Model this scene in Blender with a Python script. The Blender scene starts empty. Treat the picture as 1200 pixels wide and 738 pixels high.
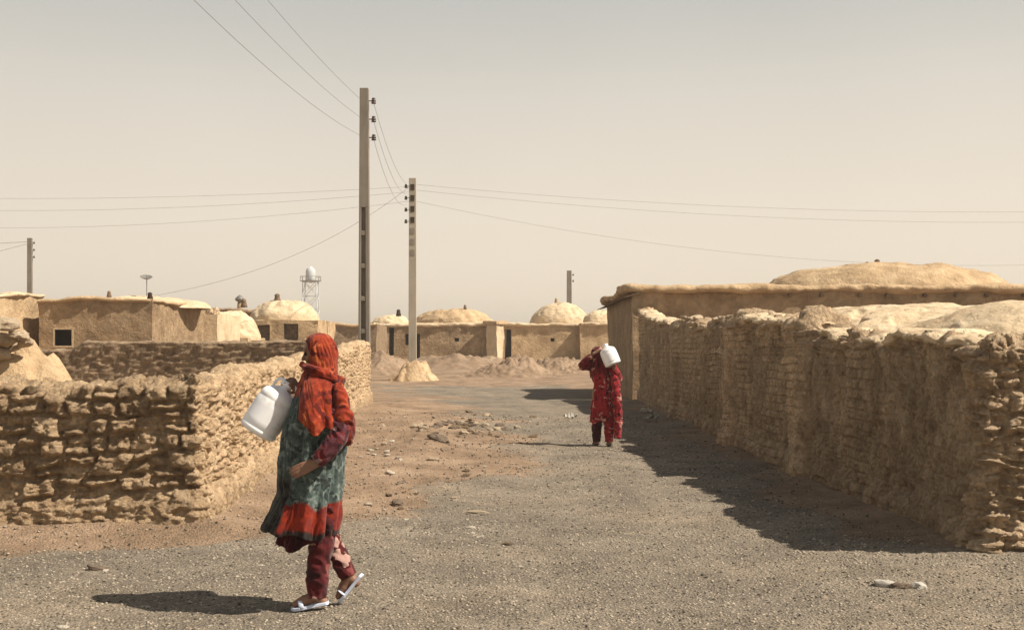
import bpy, bmesh, math, random
import numpy as np
from mathutils import Vector, Matrix
random.seed(7); np.random.seed(7)
S = bpy.context.scene
C = S.collection
R = math.radians
F, CH, HZ = 1300.0, 1.55, 410.0        # focal length in photo pixels, camera height, horizon row

# ------------------------------------------------------------ camera, sky, sun
cd = bpy.data.cameras.new('camera'); cam = bpy.data.objects.new('camera', cd); C.objects.link(cam)
cam.location = (0, 0, CH); cam.rotation_euler = (R(90), 0, 0)
cd.sensor_width = 36; cd.lens = 36 * F / 1200; cd.shift_y = 41 / 1200
cd.clip_start = 0.1; cd.clip_end = 9000
S.camera = cam

SUN_DIR = Vector((1.40, -0.37, 1.62)).normalized()      # towards the sun
sun_el = math.asin(SUN_DIR.z); sun_az = math.atan2(SUN_DIR.x, SUN_DIR.y)
w = bpy.data.worlds.new('World'); S.world = w; w.use_nodes = True
nt = w.node_tree; nt.nodes.clear()
out = nt.nodes.new('ShaderNodeOutputWorld'); bg = nt.nodes.new('ShaderNodeBackground')
sky = nt.nodes.new('ShaderNodeTexSky'); sky.sky_type = 'NISHITA'; sky.sun_disc = False
sky.sun_elevation = sun_el; sky.sun_rotation = sun_az; sky.dust_density = 6; sky.air_density = 1.0
tc = nt.nodes.new('ShaderNodeTexCoord'); sp = nt.nodes.new('ShaderNodeSeparateXYZ')
nt.links.new(tc.outputs['Generated'], sp.inputs[0])
rp = nt.nodes.new('ShaderNodeValToRGB'); nt.links.new(sp.outputs['Z'], rp.inputs[0])
def lin(c): return tuple(((v/255)/12.92 if v/255 <= .04045 else ((v/255+.055)/1.055)**2.4) for v in c)
stops = [(0.0, (243, 228, 205)), (0.05, (242, 228, 207)), (0.13, (232, 220, 203)), (0.22, (213, 206, 194)), (0.30, (188, 187, 181)), (0.45, (144, 147, 147)), (1.0, (90, 98, 108))]
er = rp.color_ramp
while len(er.elements) < len(stops): er.elements.new(0.5)
for e, (p, c) in zip(er.elements, stops): e.position = p; e.color = (*lin(c), 1)
ns = nt.nodes.new('ShaderNodeTexNoise'); ns.inputs['Scale'].default_value = 1.6; ns.inputs['Detail'].default_value = 4
nt.links.new(tc.outputs['Generated'], ns.inputs['Vector'])
nm = nt.nodes.new('ShaderNodeMapRange'); nm.inputs[3].default_value = 8.7; nm.inputs[4].default_value = 11.3
nt.links.new(ns.outputs[0], nm.inputs[0])
vm = nt.nodes.new('ShaderNodeVectorMath'); vm.operation = 'SCALE'      # background strength below is 0.1
nt.links.new(rp.outputs[0], vm.inputs[0]); nt.links.new(nm.outputs[0], vm.inputs['Scale'])
mx = nt.nodes.new('ShaderNodeMix'); mx.data_type = 'RGBA'; mx.inputs['Factor'].default_value = 0.92
nt.links.new(sky.outputs[0], mx.inputs[6]); nt.links.new(vm.outputs[0], mx.inputs[7])
nt.links.new(mx.outputs[2], bg.inputs[0]); bg.inputs[1].default_value = 0.078
nt.links.new(bg.outputs[0], out.inputs[0])

sd = bpy.data.lights.new('sun', 'SUN'); so = bpy.data.objects.new('sun', sd); C.objects.link(so)
sd.energy = 5.0; sd.angle = R(0.6); sd.color = (1.0, 0.90, 0.76)
so.rotation_euler = SUN_DIR.to_track_quat('Z', 'Y').to_euler(); so.location = (20, -10, 25)
S.view_settings.view_transform = 'Standard'; S.view_settings.look = 'None'
S.view_settings.exposure = 0.55; S.view_settings.gamma = 1.0
S.cycles.max_bounces = 6

# ------------------------------------------------------------ numpy noise
def _h(ix, iy, iz, s):
    with np.errstate(over='ignore'):
        h = (ix.astype(np.int64).astype(np.uint32) * np.uint32(374761393) + iy.astype(np.int64).astype(np.uint32) * np.uint32(668265263)
             + iz.astype(np.int64).astype(np.uint32) * np.uint32(2147483647) + np.uint32((s * 974711 + 13) & 0xffffffff))
        h = (h ^ (h >> np.uint32(13))) * np.uint32(1274126177)
        h = (h ^ (h >> np.uint32(16))) * np.uint32(2246822519)
        h = h ^ (h >> np.uint32(13))
    return h.astype(np.float64) / 4294967295.0
def vnoise(P, s=0):
    I = np.floor(P); f = P - I; f = f*f*(3-2*f); r = 0
    for dx in (0, 1):
        for dy in (0, 1):
            for dz in (0, 1):
                wgt = (f[..., 0] if dx else 1-f[..., 0]) * (f[..., 1] if dy else 1-f[..., 1]) * (f[..., 2] if dz else 1-f[..., 2])
                r = r + wgt * _h(I[..., 0]+dx, I[..., 1]+dy, I[..., 2]+dz, s)
    return r*2-1
def fbm(P, o=4, s=0, g=0.5):
    r = 0; a = 1.0; t = 0
    for i in range(o):
        r = r + a*vnoise(P*(2.03**i)+i*17.3, s+i); t += a; a *= g
    return r/t
def worley(P, s=0, j=0.85):
    I = np.floor(P); f1 = np.full(P.shape[:-1], 9.0); f2 = f1.copy(); idn = np.zeros(P.shape[:-1])
    for dx in (-1, 0, 1):
        for dy in (-1, 0, 1):
            for dz in (-1, 0, 1):
                cx, cy, cz = I[..., 0]+dx, I[..., 1]+dy, I[..., 2]+dz
                q = np.stack([cx+.5+j*(_h(cx, cy, cz, s)-.5), cy+.5+j*(_h(cx, cy, cz, s+1)-.5), cz+.5+j*(_h(cx, cy, cz, s+2)-.5)], -1)
                d = np.sqrt(((P-q)**2).sum(-1)); r = _h(cx, cy, cz, s+3)
                m = d < f1
                f2 = np.where(m, f1, np.minimum(f2, d)); idn = np.where(m, r, idn); f1 = np.where(m, d, f1)
    return f1, f2, idn
def sst(a, b, x): t = np.clip((x-a)/(b-a), 0, 1); return t*t*(3-2*t)

# ------------------------------------------------------------ mesh helpers
def link(name, me, mat=None, parent=None):
    o = bpy.data.objects.new(name, me); C.objects.link(o)
    if mat:
        for m_ in (mat if isinstance(mat, (list, tuple)) else [mat]): me.materials.append(m_)
    if parent: o.parent = parent
    return o
def mesh(name, V, Fc, smooth=True, attr=None):
    me = bpy.data.meshes.new(name); V = np.asarray(V, dtype=np.float64).reshape(-1, 3)
    if isinstance(Fc, np.ndarray):
        n, k = Fc.shape
        me.vertices.add(len(V)); me.vertices.foreach_set('co', V.ravel())
        me.loops.add(n*k); me.loops.foreach_set('vertex_index', Fc.astype(np.int32).ravel())
        me.polygons.add(n); me.polygons.foreach_set('loop_start', np.arange(0, n*k, k, dtype=np.int32))
        try: me.polygons.foreach_set('loop_total', np.full(n, k, dtype=np.int32))
        except Exception: pass
        me.update(calc_edges=True); me.validate()
    else:
        me.from_pydata(V.tolist(), [], Fc)
    me.polygons.foreach_set('use_smooth', np.full(len(me.polygons), smooth))
    if attr:
        for an, av in attr.items():
            a = me.attributes.new(an, 'FLOAT', 'POINT'); a.data.foreach_set('value', np.asarray(av, dtype=np.float32).ravel())
    me.update(); return me
def gridf(nu, nv, cu=False, cv=False, flip=False):
    u = np.arange(nu if cu else nu-1); v = np.arange(nv if cv else nv-1)
    U, W = np.meshgrid(u, v, indexing='ij'); U1 = (U+1) % nu; W1 = (W+1) % nv
    f = np.stack([U*nv+W, U1*nv+W, U1*nv+W1, U*nv+W1], -1).reshape(-1, 4)
    return f[:, ::-1] if flip else f
class MB:
    """collects pieces into one mesh"""
    def __init__(s): s.V = []; s.F = []
    def add(s, V, Fc):
        n = len(s.V); s.V += [tuple(v) for v in V]; s.F += [tuple(int(i)+n for i in f) for f in Fc]; return s
    def box(s, a, b, M=None):
        x0, y0, z0 = a; x1, y1, z1 = b
        V = [Vector(v) for v in ((x0,y0,z0),(x1,y0,z0),(x1,y1,z0),(x0,y1,z0),(x0,y0,z1),(x1,y0,z1),(x1,y1,z1),(x0,y1,z1))]
        if M: V = [M @ v for v in V]
        return s.add(V, [(0,3,2,1),(4,5,6,7),(0,1,5,4),(1,2,6,5),(2,3,7,6),(3,0,4,7)])
    def tube(s, pts, r, n=8, caps=True):
        V, Fc = tube(pts, r, n, caps); return s.add(V, Fc)
    def lathe(s, prof, n=20, M=None):
        V = []; Fc = []
        for r_, z in prof:
            for i in range(n):
                a = 2*math.pi*i/n; v = Vector((r_*math.cos(a), r_*math.sin(a), z)); V.append(M @ v if M else v)
        for k in range(len(prof)-1):
            for i in range(n): Fc.append((k*n+i, k*n+(i+1) % n, (k+1)*n+(i+1) % n, (k+1)*n+i))
        Fc.append(tuple(range(n))[::-1]); Fc.append(tuple(range((len(prof)-1)*n, len(prof)*n)))
        return s.add(V, Fc)
    def build(s, name, mat, parent=None, smooth=False, bevel=0):
        o = link(name, mesh(name, s.V, s.F, smooth), mat, parent)
        if bevel:
            m_ = o.modifiers.new('bevel', 'BEVEL'); m_.width = bevel; m_.segments = 2; m_.limit_method = 'ANGLE'
        return o
def tube(pts, r, n=8, caps=True):
    pts = [Vector(p) for p in pts]; m = len(pts)
    if not hasattr(r, '__len__'): r = [r]*m
    V = []; Fc = []; up = None
    for i, p in enumerate(pts):
        t = (pts[min(i+1, m-1)] - pts[max(i-1, 0)]).normalized()
        if up is None:
            up = Vector((0, 0, 1)) if abs(t.z) < .9 else Vector((0, 1, 0))
        a = t.cross(up).normalized(); up = a.cross(t).normalized()
        rr = r[i] if hasattr(r[i], '__len__') else (r[i], r[i])
        for k in range(n):
            th = 2*math.pi*k/n; V.append(p + a*rr[0]*math.cos(th) + up*rr[1]*math.sin(th))
    for i in range(m-1):
        for k in range(n): Fc.append((i*n+k, i*n+(k+1) % n, (i+1)*n+(k+1) % n, (i+1)*n+k))
    if caps: Fc.append(tuple(range(n))[::-1]); Fc.append(tuple(range((m-1)*n, m*n)))
    return V, Fc
def empty(name, loc=(0, 0, 0), rz=0, parent=None):
    o = bpy.data.objects.new(name, None); C.objects.link(o); o.location = loc; o.rotation_euler = (0, 0, rz); o.empty_display_size = .3
    if parent: o.parent = parent
    return o
def tag(o, label=None, cat=None, group=None, kind=None):
    if label: o['label'] = label
    if cat: o['category'] = cat
    if group: o['group'] = group
    if kind: o['kind'] = kind
    return o
def at(x, y, Y): return Vector(((x-600)/F*Y, Y, CH+(HZ-y)/F*Y))

# ------------------------------------------------------------ materials
def mat(name, cols, scale=3.0, rough=0.95, bump=0.3, bscale=30, bdist=0.02, speck=0, tint=0, stretch=(1, 1, 1), detail=8, speckscale=60, speckcols=None, spec=0.2):
    m = bpy.data.materials.new(name); m.use_nodes = True; N = m.node_tree.nodes; L = m.node_tree.links
    b = N['Principled BSDF']; b.inputs['Roughness'].default_value = rough; b.inputs['Specular IOR Level'].default_value = spec
    t = N.new('ShaderNodeTexCoord'); mp = N.new('ShaderNodeMapping'); mp.inputs['Scale'].default_value = stretch; L.new(t.outputs['Object'], mp.inputs[0])
    n1 = N.new('ShaderNodeTexNoise'); n1.inputs['Scale'].default_value = scale; n1.inputs['Detail'].default_value = detail; n1.inputs['Roughness'].default_value = .65
    L.new(mp.outputs[0], n1.inputs['Vector'])
    r_ = N.new('ShaderNodeValToRGB'); L.new(n1.outputs[0], r_.inputs[0]); e = r_.color_ramp
    while len(e.elements) < len(cols): e.elements.new(.5)
    k = len(cols)
    for i, c in enumerate(cols): e.elements[i].position = .3+.4*i/max(1, k-1); e.elements[i].color = (*c, 1)
    col = r_.outputs[0]
    if speck:
        v = N.new('ShaderNodeTexVoronoi'); v.inputs['Scale'].default_value = speckscale; L.new(mp.outputs[0], v.inputs['Vector'])
        sr = N.new('ShaderNodeValToRGB'); sc_ = speckcols or [(.55, .55, .55), (1, 1, 1), (1.5, 1.45, 1.35)]
        sr.color_ramp.interpolation = 'LINEAR'
        while len(sr.color_ramp.elements) < len(sc_): sr.color_ramp.elements.new(.5)
        for i, c in enumerate(sc_): sr.color_ramp.elements[i].position = i/(len(sc_)-1); sr.color_ramp.elements[i].color = (*c, 1)
        sx = N.new('ShaderNodeSeparateColor'); L.new(v.outputs['Color'], sx.inputs[0]); L.new(sx.outputs[0], sr.inputs[0])
        mm = N.new('ShaderNodeMix'); mm.data_type = 'RGBA'; mm.blend_type = 'MULTIPLY'; mm.inputs['Factor'].default_value = speck
        L.new(col, mm.inputs[6]); L.new(sr.outputs[0], mm.inputs[7]); col = mm.outputs[2]
    if tint:
        a = N.new('ShaderNodeAttribute'); a.attribute_name = 'tint'
        mr = N.new('ShaderNodeMapRange'); mr.inputs[3].default_value = 1-tint; mr.inputs[4].default_value = 1+tint; L.new(a.outputs['Fac'], mr.inputs[0])
        vs = N.new('ShaderNodeVectorMath'); vs.operation = 'SCALE'; L.new(col, vs.inputs[0]); L.new(mr.outputs[0], vs.inputs['Scale']); col = vs.outputs[0]
    L.new(col, b.inputs['Base Color'])
    if bump:
        n2 = N.new('ShaderNodeTexNoise'); n2.inputs['Scale'].default_value = bscale; n2.inputs['Detail'].default_value = 6; n2.inputs['Roughness'].default_value = .7
        L.new(mp.outputs[0], n2.inputs['Vector'])
        bp = N.new('ShaderNodeBump'); bp.inputs['Strength'].default_value = bump; bp.inputs['Distance'].default_value = bdist
        L.new(n2.outputs[0], bp.inputs['Height']); L.new(bp.outputs[0], b.inputs['Normal'])
    return m
M = {}
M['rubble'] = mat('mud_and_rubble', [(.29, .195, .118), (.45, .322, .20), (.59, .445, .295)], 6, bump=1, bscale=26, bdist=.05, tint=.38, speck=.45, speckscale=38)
M['adobe'] = mat('eroded_adobe', [(.27, .19, .12), (.45, .33, .215), (.59, .455, .305)], 5, bump=1, bscale=20, bdist=.07, tint=.36, speck=.45, speckscale=38, stretch=(1, 1, .7))
M['rubble_pale'] = mat('pale_rubble', [(.42, .31, .20), (.56, .44, .31), (.66, .54, .40)], 5, bump=.9, bscale=22, bdist=.03)
M['adobe_dark'] = mat('dark_adobe', [(.18, .125, .08), (.28, .20, .13), (.38, .285, .19)], 5, bump=.9, bscale=12, bdist=.05, tint=.3, speck=.4, speckscale=16)
M['plaster'] = mat('mud_plaster', [(.33, .225, .13), (.49, .35, .21), (.60, .455, .29)], 1.6, bump=.9, bscale=6, bdist=.10, tint=.15, speck=.15, speckscale=20)
M['plaster_light'] = mat('pale_mud_plaster', [(.45, .33, .21), (.61, .48, .32), (.71, .58, .41)], 1.8, bump=.8, bscale=9, bdist=.06, tint=.12, speck=.15, speckscale=25)
M['plaster_brown'] = mat('brown_mud_plaster', [(.21, .142, .084), (.34, .24, .147), (.45, .33, .21)], 1.5, bump=1, bscale=6, bdist=.12, tint=.2, speck=.3, speckscale=7)
M['stone'] = mat('loose_stone', [(.26, .20, .14), (.38, .30, .21), (.50, .41, .31)], 6, bump=.7, bscale=25, bdist=.02)
M['stone_pale'] = mat('pale_stone', [(.33, .285, .225), (.45, .395, .32), (.55, .49, .41)], 6, bump=.5, bscale=25, bdist=.02)
M['stone_dark'] = mat('dark_stone', [(.10, .075, .055), (.16, .12, .09), (.23, .18, .13)], 6, bump=.6, bscale=25, bdist=.02)
M['concrete'] = mat('weathered_concrete', [(.17, .145, .12), (.23, .20, .165), (.28, .25, .21)], 3, bump=.3, bscale=30, bdist=.01, stretch=(1, 1, .25))
M['concrete_light'] = mat('light_concrete', [(.30, .265, .21), (.38, .335, .27), (.44, .39, .32)], 3, bump=.3, bscale=30, bdist=.01, stretch=(1, 1, .25))
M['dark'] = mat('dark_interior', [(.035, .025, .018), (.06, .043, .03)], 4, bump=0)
M['wood'] = mat('old_wood', [(.10, .065, .04), (.17, .11, .07)], 12, bump=.4, bscale=40, bdist=.01)
M['porcelain'] = mat('brown_insulator', [(.05, .03, .022), (.07, .045, .03)], 8, rough=.35, bump=0, spec=.5)
M['metal'] = mat('grey_metal', [(.14, .13, .12), (.2, .19, .18)], 8, rough=.5, bump=0, spec=.5)
M['wire'] = mat('wire', [(.20, .18, .16), (.24, .22, .20)], 8, rough=.6, bump=0)
M['tower_white'] = mat('tower_paint', [(.50, .53, .55), (.62, .64, .64)], .4, rough=.6, bump=0)
M['plastic'] = mat('white_plastic', [(.66, .64, .60), (.86, .865, .88), (.90, .91, .93), (.90, .91, .93)], 6, rough=.38, bump=.08, bscale=30, bdist=.004, spec=.5, detail=3)
M['plastic_cap'] = mat('red_plastic_cap', [(.30, .03, .04), (.40, .05, .06)], 9, rough=.4, bump=0, spec=.5)
M['skin'] = mat('skin', [(.20, .105, .065), (.26, .14, .09)], 10, rough=.55, bump=.1, bscale=60, bdist=.003, spec=.35)
M['hair'] = mat('hair', [(.012, .010, .008), (.02, .016, .012)], 30, rough=.5, bump=.2, bscale=90, bdist=.004)
M['sandal'] = mat('pale_blue_plastic', [(.50, .56, .72), (.62, .66, .78)], 8, rough=.5, bump=0)
M['litter'] = mat('pale_litter', [(.32, .29, .25), (.50, .47, .42)], 8, rough=.7, bump=.2, bscale=30, bdist=.01)

def ground_mats():
    """dirt and gravel share one builder; the road blends into dirt along its ragged margin"""
    def build(name, use_mask):
        m = bpy.data.materials.new(name); m.use_nodes = True; N = m.node_tree.nodes; L = m.node_tree.links
        b = N['Principled BSDF']; b.inputs['Roughness'].default_value = .97; b.inputs['Specular IOR Level'].default_value = .12
        t = N.new('ShaderNodeTexCoord')
        def noise(sc, det=8, rough=.65, vec=None):
            n = N.new('ShaderNodeTexNoise'); n.inputs['Scale'].default_value = sc; n.inputs['Detail'].default_value = det; n.inputs['Roughness'].default_value = rough
            L.new(vec or t.outputs['Object'], n.inputs['Vector']); return n.outputs[0]
        def ramp(fac, st):
            r_ = N.new('ShaderNodeValToRGB'); e = r_.color_ramp
            while len(e.elements) < len(st): e.elements.new(.5)
            for el, (p, c) in zip(e.elements, st): el.position = p; el.color = (*c, 1)
            L.new(fac, r_.inputs[0]); return r_.outputs[0]
        def mixc(f, a, c, bt='MIX'):
            x = N.new('ShaderNodeMix'); x.data_type = 'RGBA'; x.blend_type = bt
            if hasattr(f, 'links'): L.new(f, x.inputs['Factor'])
            else: x.inputs['Factor'].default_value = f
            L.new(a, x.inputs[6]); L.new(c, x.inputs[7]); return x.outputs[2]
        dirt = ramp(noise(.9), [(.32, (.185, .130, .085)), (.5, (.290, .205, .140)), (.68, (.39, .288, .205))])
        dirt = mixc(.55, dirt, ramp(noise(14, 5, .7), [(.3, (.6, .6, .6)), (.5, (1, 1, 1)), (.75, (1.45, 1.4, 1.35))]), 'MULTIPLY')
        grav = ramp(noise(1.3), [(.3, (.170, .144, .114)), (.5, (.228, .194, .155)), (.7, (.29, .248, .198))])
        def vor(sc):
            v = N.new('ShaderNodeTexVoronoi'); v.inputs['Scale'].default_value = sc; L.new(t.outputs['Object'], v.inputs['Vector'])
            s_ = N.new('ShaderNodeSeparateColor'); L.new(v.outputs['Color'], s_.inputs[0]); return v.outputs['Distance'], s_.outputs[0]
        d1, c1 = vor(48); d2, c2 = vor(120)
        sp1 = ramp(c1, [(0, (.62, .62, .62)), (.5, (.97, .97, .97)), (.85, (1.12, 1.1, 1.05)), (1, (1.6, 1.55, 1.5))])
        sp2 = ramp(c2, [(0, (.6, .6, .6)), (.6, (1, 1, 1)), (1, (1.7, 1.65, 1.55))])
        grav = mixc(.8, mixc(.6, grav, sp1, 'MULTIPLY'), sp2, 'MULTIPLY')
        grav = mixc(.75, grav, ramp(noise(.55, 5, .6), [(.35, (.78, .78, .80)), (.5, (1, 1, 1)), (.68, (1.32, 1.26, 1.18))]), 'MULTIPLY')
        dirt = mixc(.35, mixc(.25, dirt, sp1, 'MULTIPLY'), sp2, 'MULTIPLY')
        if use_mask:
            a = N.new('ShaderNodeAttribute'); a.attribute_name = 'mask'
            ad = N.new('ShaderNodeMath'); ad.operation = 'ADD'; L.new(a.outputs['Fac'], ad.inputs[0])
            n3 = N.new('ShaderNodeMath'); n3.operation = 'MULTIPLY_ADD'; L.new(noise(3.5), n3.inputs[0]); n3.inputs[1].default_value = 1.5; n3.inputs[2].default_value = -.75
            L.new(n3.outputs[0], ad.inputs[1])
            cl = N.new('ShaderNodeMapRange'); cl.interpolation_type = 'SMOOTHSTEP'; cl.inputs[1].default_value = .25; cl.inputs[2].default_value = .75
            L.new(ad.outputs[0], cl.inputs[0]); col = mixc(cl.outputs[0], dirt, grav)
        else: col = dirt
        L.new(col, b.inputs['Base Color'])
        hsum = N.new('ShaderNodeMath'); hsum.operation = 'ADD'
        L.new(noise(40, 6, .75), hsum.inputs[0])
        inv = N.new('ShaderNodeMath'); inv.operation = 'MULTIPLY'; inv.inputs[1].default_value = -1.0; L.new(d1, inv.inputs[0]); L.new(inv.outputs[0], hsum.inputs[1])
        bp = N.new('ShaderNodeBump'); bp.inputs['Strength'].default_value = .8; bp.inputs['Distance'].default_value = .02
        L.new(hsum.outputs[0], bp.inputs['Height']); L.new(bp.outputs[0], b.inputs['Normal'])
        return m
    return build('dirt', False), build('gravel', True)
M['dirt'], M['gravel'] = ground_mats()

# ------------------------------------------------------------ ground and road
LW = [(-9.5, 9.45), (-2.66, 9.40), (-2.95, 14.5), (-3.36, 22.0), (-3.76, 29.5)]         # outer face of the left wall
RW = [(10.0, 8.30), (3.50, 8.16), (3.62, 17.7), (3.90, 33.9)]                          # outer face of the right wall
def dseg(x, y, a, b):
    ax, ay = a; bx, by = b; dx, dy = bx-ax, by-ay
    t = np.clip(((x-ax)*dx+(y-ay)*dy)/(dx*dx+dy*dy), 0, 1); return np.hypot(x-ax-t*dx, y-ay-t*dy)
def dpoly(x, y, P):
    d = np.full(np.shape(x), 1e9)
    for a, b in zip(P[:-1], P[1:]): d = np.minimum(d, dseg(x, y, a, b))
    return d
def gh(x, y, micro=True):
    x = np.asarray(x, float); y = np.asarray(y, float)
    P = np.stack([x, y, 0*x], -1)
    z = 0.95*sst(46, 80, y)
    near = 1-sst(40, 90, np.hypot(x, y))
    z = z+0.05*fbm(P*.35, 3, 5)*sst(2, 6, y)*near
    dl = dpoly(x, y, LW); dr = dpoly(x, y, RW)
    z = z+.15*np.exp(-(dl/.42)**1.4)*(.75+.5*fbm(P*1.7, 3, 9)) + .07*np.exp(-(dr/.35)**1.4)*(.7+.6*fbm(P*2, 3, 11))
    # dug-over bank of loose earth left of the road
    bank = np.exp(-((x+1.9)/1.2)**2-((y-19.5)/6.5)**2)+.6*np.exp(-((x+3.2)/1.0)**2-((y-30)/6)**2)
    z = z+bank*(.16+.16*fbm(P*1.5, 4, 21))
    xm = np.interp(y, [3, 9, 14, 18, 30, 41, 50], [.6, .9, 1.3, 1.6, .9, -.4, -1.6])+.25*np.sin(y*.35)
    rut = np.exp(-(((x-xm-.72)/.20)**2))+np.exp(-(((x-xm+.72)/.20)**2)); z = z-near*.030*rut*(.6+.6*fbm(P*.9, 2, 61))
    if micro:
        z = z+near*(.016*fbm(P*3.1, 4, 31)+.008*fbm(P*11, 3, 41))
    return z
def gz(x, y): return float(gh(np.array([x]), np.array([y]))[0])
def axis(a, b, dense0, dense1, d, grow=1.09):
    r = list(np.arange(dense0, dense1, d)); st = d
    while r[-1] < b: st *= grow; r.append(r[-1]+st)
    st = d; l = [dense0]
    while l[-1] > a: st *= grow; l.append(l[-1]-st)
    return np.array(l[::-1][:-1]+r)
ys = [-60., -20., -5., 1., 3.]; y_ = 4.0
while y_ < 60: ys.append(y_); y_ += max(.03, y_*.0055)
while y_ < 4500: ys.append(y_); y_ *= 1.12
ys = np.array(ys)
xs = axis(-4000, 4000, -5.0, 5.0, .04, 1.12)
X, Y = np.meshgrid(xs, ys, indexing='ij'); Z = gh(X, Y)
g = link('ground', mesh('ground', np.stack([X, Y, Z], -1), gridf(len(xs), len(ys))), M['dirt']); tag(g, kind='structure')
tag(g, 'pale brown bare earth spread between the mud walls')
yk = [3, 6.9, 7.8, 9, 10.6, 14, 18, 25, 33, 41, 47]
xl = [-14, -14, -5.4, -2.5, -1.2, -.5, -.1, -.9, -2.2, -4.2, -5.5]
xr = [14, 14, 4.3, 3.0, 3.0, 3.1, 3.2, 3.4, 3.5, 3.3, 2.4]
def rmask(x, y):
    P = np.stack([x, y, 0*x], -1); a = np.interp(y, yk, xl); b = np.interp(y, yk, xr)
    wd = np.clip(y*.085, .6, 2.4)
    m = np.minimum((x-a)/wd, (b-x)/(wd*.7)); m = np.minimum(m, (47.5-y)/2.5)
    return np.clip(m+.9*fbm(P*.8, 4, 77), -1, 1)
ry_ = ys[(ys >= 3) & (ys <= 50)]; rx_ = xs[(xs > -13) & (xs < 13)]
X, Y = np.meshgrid(rx_, ry_, indexing='ij'); mk = rmask(X, Y)
Z = gh(X, Y)+np.clip(mk*.05, -.03, .014)-.004
fc = gridf(len(rx_), len(ry_)); keep = (mk.ravel()[fc] > -.35).all(1)
rd = link('road', mesh('road', np.stack([X, Y, Z], -1), fc[keep], attr={'mask': np.clip(mk.ravel()*.8+.35, 0, 1)}), M['gravel'])
tag(rd, 'grey gravel lane running from the foreground between the walls', kind='structure')

# ------------------------------------------------------------ swept walls
def resample(P, step):
    P = np.array(P, float); out_ = [P[0]]
    for a, b in zip(P[:-1], P[1:]):
        L_ = np.hypot(*(b-a)); d = 0
        while d < L_:
            p = a+(b-a)*d/L_; st = step(p); d += st
            if d < L_: out_.append(a+(b-a)*d/L_)
        out_.append(b)
    P = np.array(out_); k = np.concatenate([[True], np.hypot(*(np.diff(P, axis=0)).T) > 1e-4]); return P[k]
def wall(name, path, side, hfun, thick, disp, material, step, dz=.016, rr=.10, z0=-.25, top_amp=0, parent=None, smooth_r=8, jog=None):
    p = resample(path, step)
    for _ in range(smooth_r): p[1:-1] = .25*p[:-2]+.5*p[1:-1]+.25*p[2:]
    t = np.gradient(p, axis=0); t /= np.hypot(t[:, 0], t[:, 1])[:, None]
    n = np.stack([t[:, 1], -t[:, 0]], -1)*side
    s = np.concatenate([[0], np.cumsum(np.hypot(*(np.diff(p, axis=0)).T))])
    base = gh(p[:, 0], p[:, 1], False)
    h = hfun(p[:, 0], p[:, 1], s)
    hm = h.max(); no = int((hm-z0)/dz); nt_ = 18; ni = 26
    # profile: outer face, rounded top, inner face
    vo = np.linspace(0, 1, no); th = np.linspace(0, math.pi, nt_+2)[1:-1]; vi = np.linspace(1, 0, ni)
    r_ = rr
    offs = np.concatenate([0*vo, (1-np.cos(th))*thick/2, 0*vi+thick])
    zz = np.concatenate([vo*1.0, 0*th+1.0, vi]); ze = np.concatenate([0*vo, np.sin(th)*r_, 0*vi])
    nx = np.concatenate([0*vo+1, np.cos(th), 0*vi-1]); nz = np.concatenate([0*vo, np.sin(th), 0*vi])
    Zb = base[:, None]+z0+(h[:, None]-r_-z0)*zz[None]+ze[None]
    Q = np.stack([p[:, 0:1]-n[:, 0:1]*offs, p[:, 1:2]-n[:, 1:2]*offs, Zb], -1)
    Nn = np.stack([n[:, 0:1]*nx, n[:, 1:2]*nx, 0*n[:, 0:1]+nz], -1)
    up = (Zb-base[:, None])/(h[:, None])
    d, tint = disp(Q, s[:, None]+0*Zb, up, nz[None]+0*Zb)
    # where the inner side folds over itself at a bend, sink it into the wall
    dd = dpoly(Q[..., 0], Q[..., 1], path); fold = (dd < offs[None]-.03) & (offs[None] > .05)
    d = np.where(fold, 0, d); Q[..., 2] -= .22*fold
    Q = Q+Nn*d[..., None]
    V = Q.reshape(-1, 3); nu, nv = Q.shape[:2]; fcs = gridf(nu, nv, flip=(side < 0))
    tn = tint.ravel()
    ends = [[i for i in range(nv)], [(nu-1)*nv+i for i in range(nv)][::-1]]
    me = mesh(name, V, fcs, attr={'tint': np.clip(tn, 0, 1)})
    o = link(name, me, material, parent)
    # end caps
    cap = MB(); 
    bm_v = V
    import bmesh
    bm = bmesh.new(); bm.from_mesh(me); bm.verts.ensure_lookup_table()
    for e in ends:
        try: bm.faces.new([bm.verts[i] for i in e])
        except Exception: pass
    bmesh.ops.recalc_face_normals(bm, faces=bm.faces)
    bm.to_mesh(me); bm.free()
    return o
def stones(Q, cell=(.24, .24, .13), s=1, warp=.35):
    A = np.array(cell); W = np.stack([fbm(Q*2.2, 3, s+50), fbm(Q*2.2, 3, s+60), fbm(Q*2.2, 3, s+70)], -1)*warp*A*1.2
    q = (Q+W)/A
    row = np.floor(q[..., 2]); q = q+np.stack([row*.37, row*.53, 0*row], -1)
    f1, f2, i_ = worley(q, s, .8)
    e = f2-f1
    return sst(0, .20, e)*(1-.45*f1**1.5), i_, e
def chips(Q, s=0):
    W = Q+.03*np.stack([fbm(Q*9, 2, s+1), fbm(Q*9, 2, s+2), fbm(Q*9, 2, s+3)], -1)
    f1, f2, i_ = worley(W/np.array([.075, .075, .05]), s+4, 1.0)
    g1, g2, j_ = worley(W/.034+3.3, s+9, 1.0)
    r_ = 1-2.4*np.abs(vnoise(Q*11, s+5)); r2 = 1-2.4*np.abs(vnoise(Q*23+4, s+6))
    return .030*(i_-.5)+.014*(j_-.5)-.012*sst(.12, 0, f2-f1)+.010*r_+.007*r2
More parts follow.
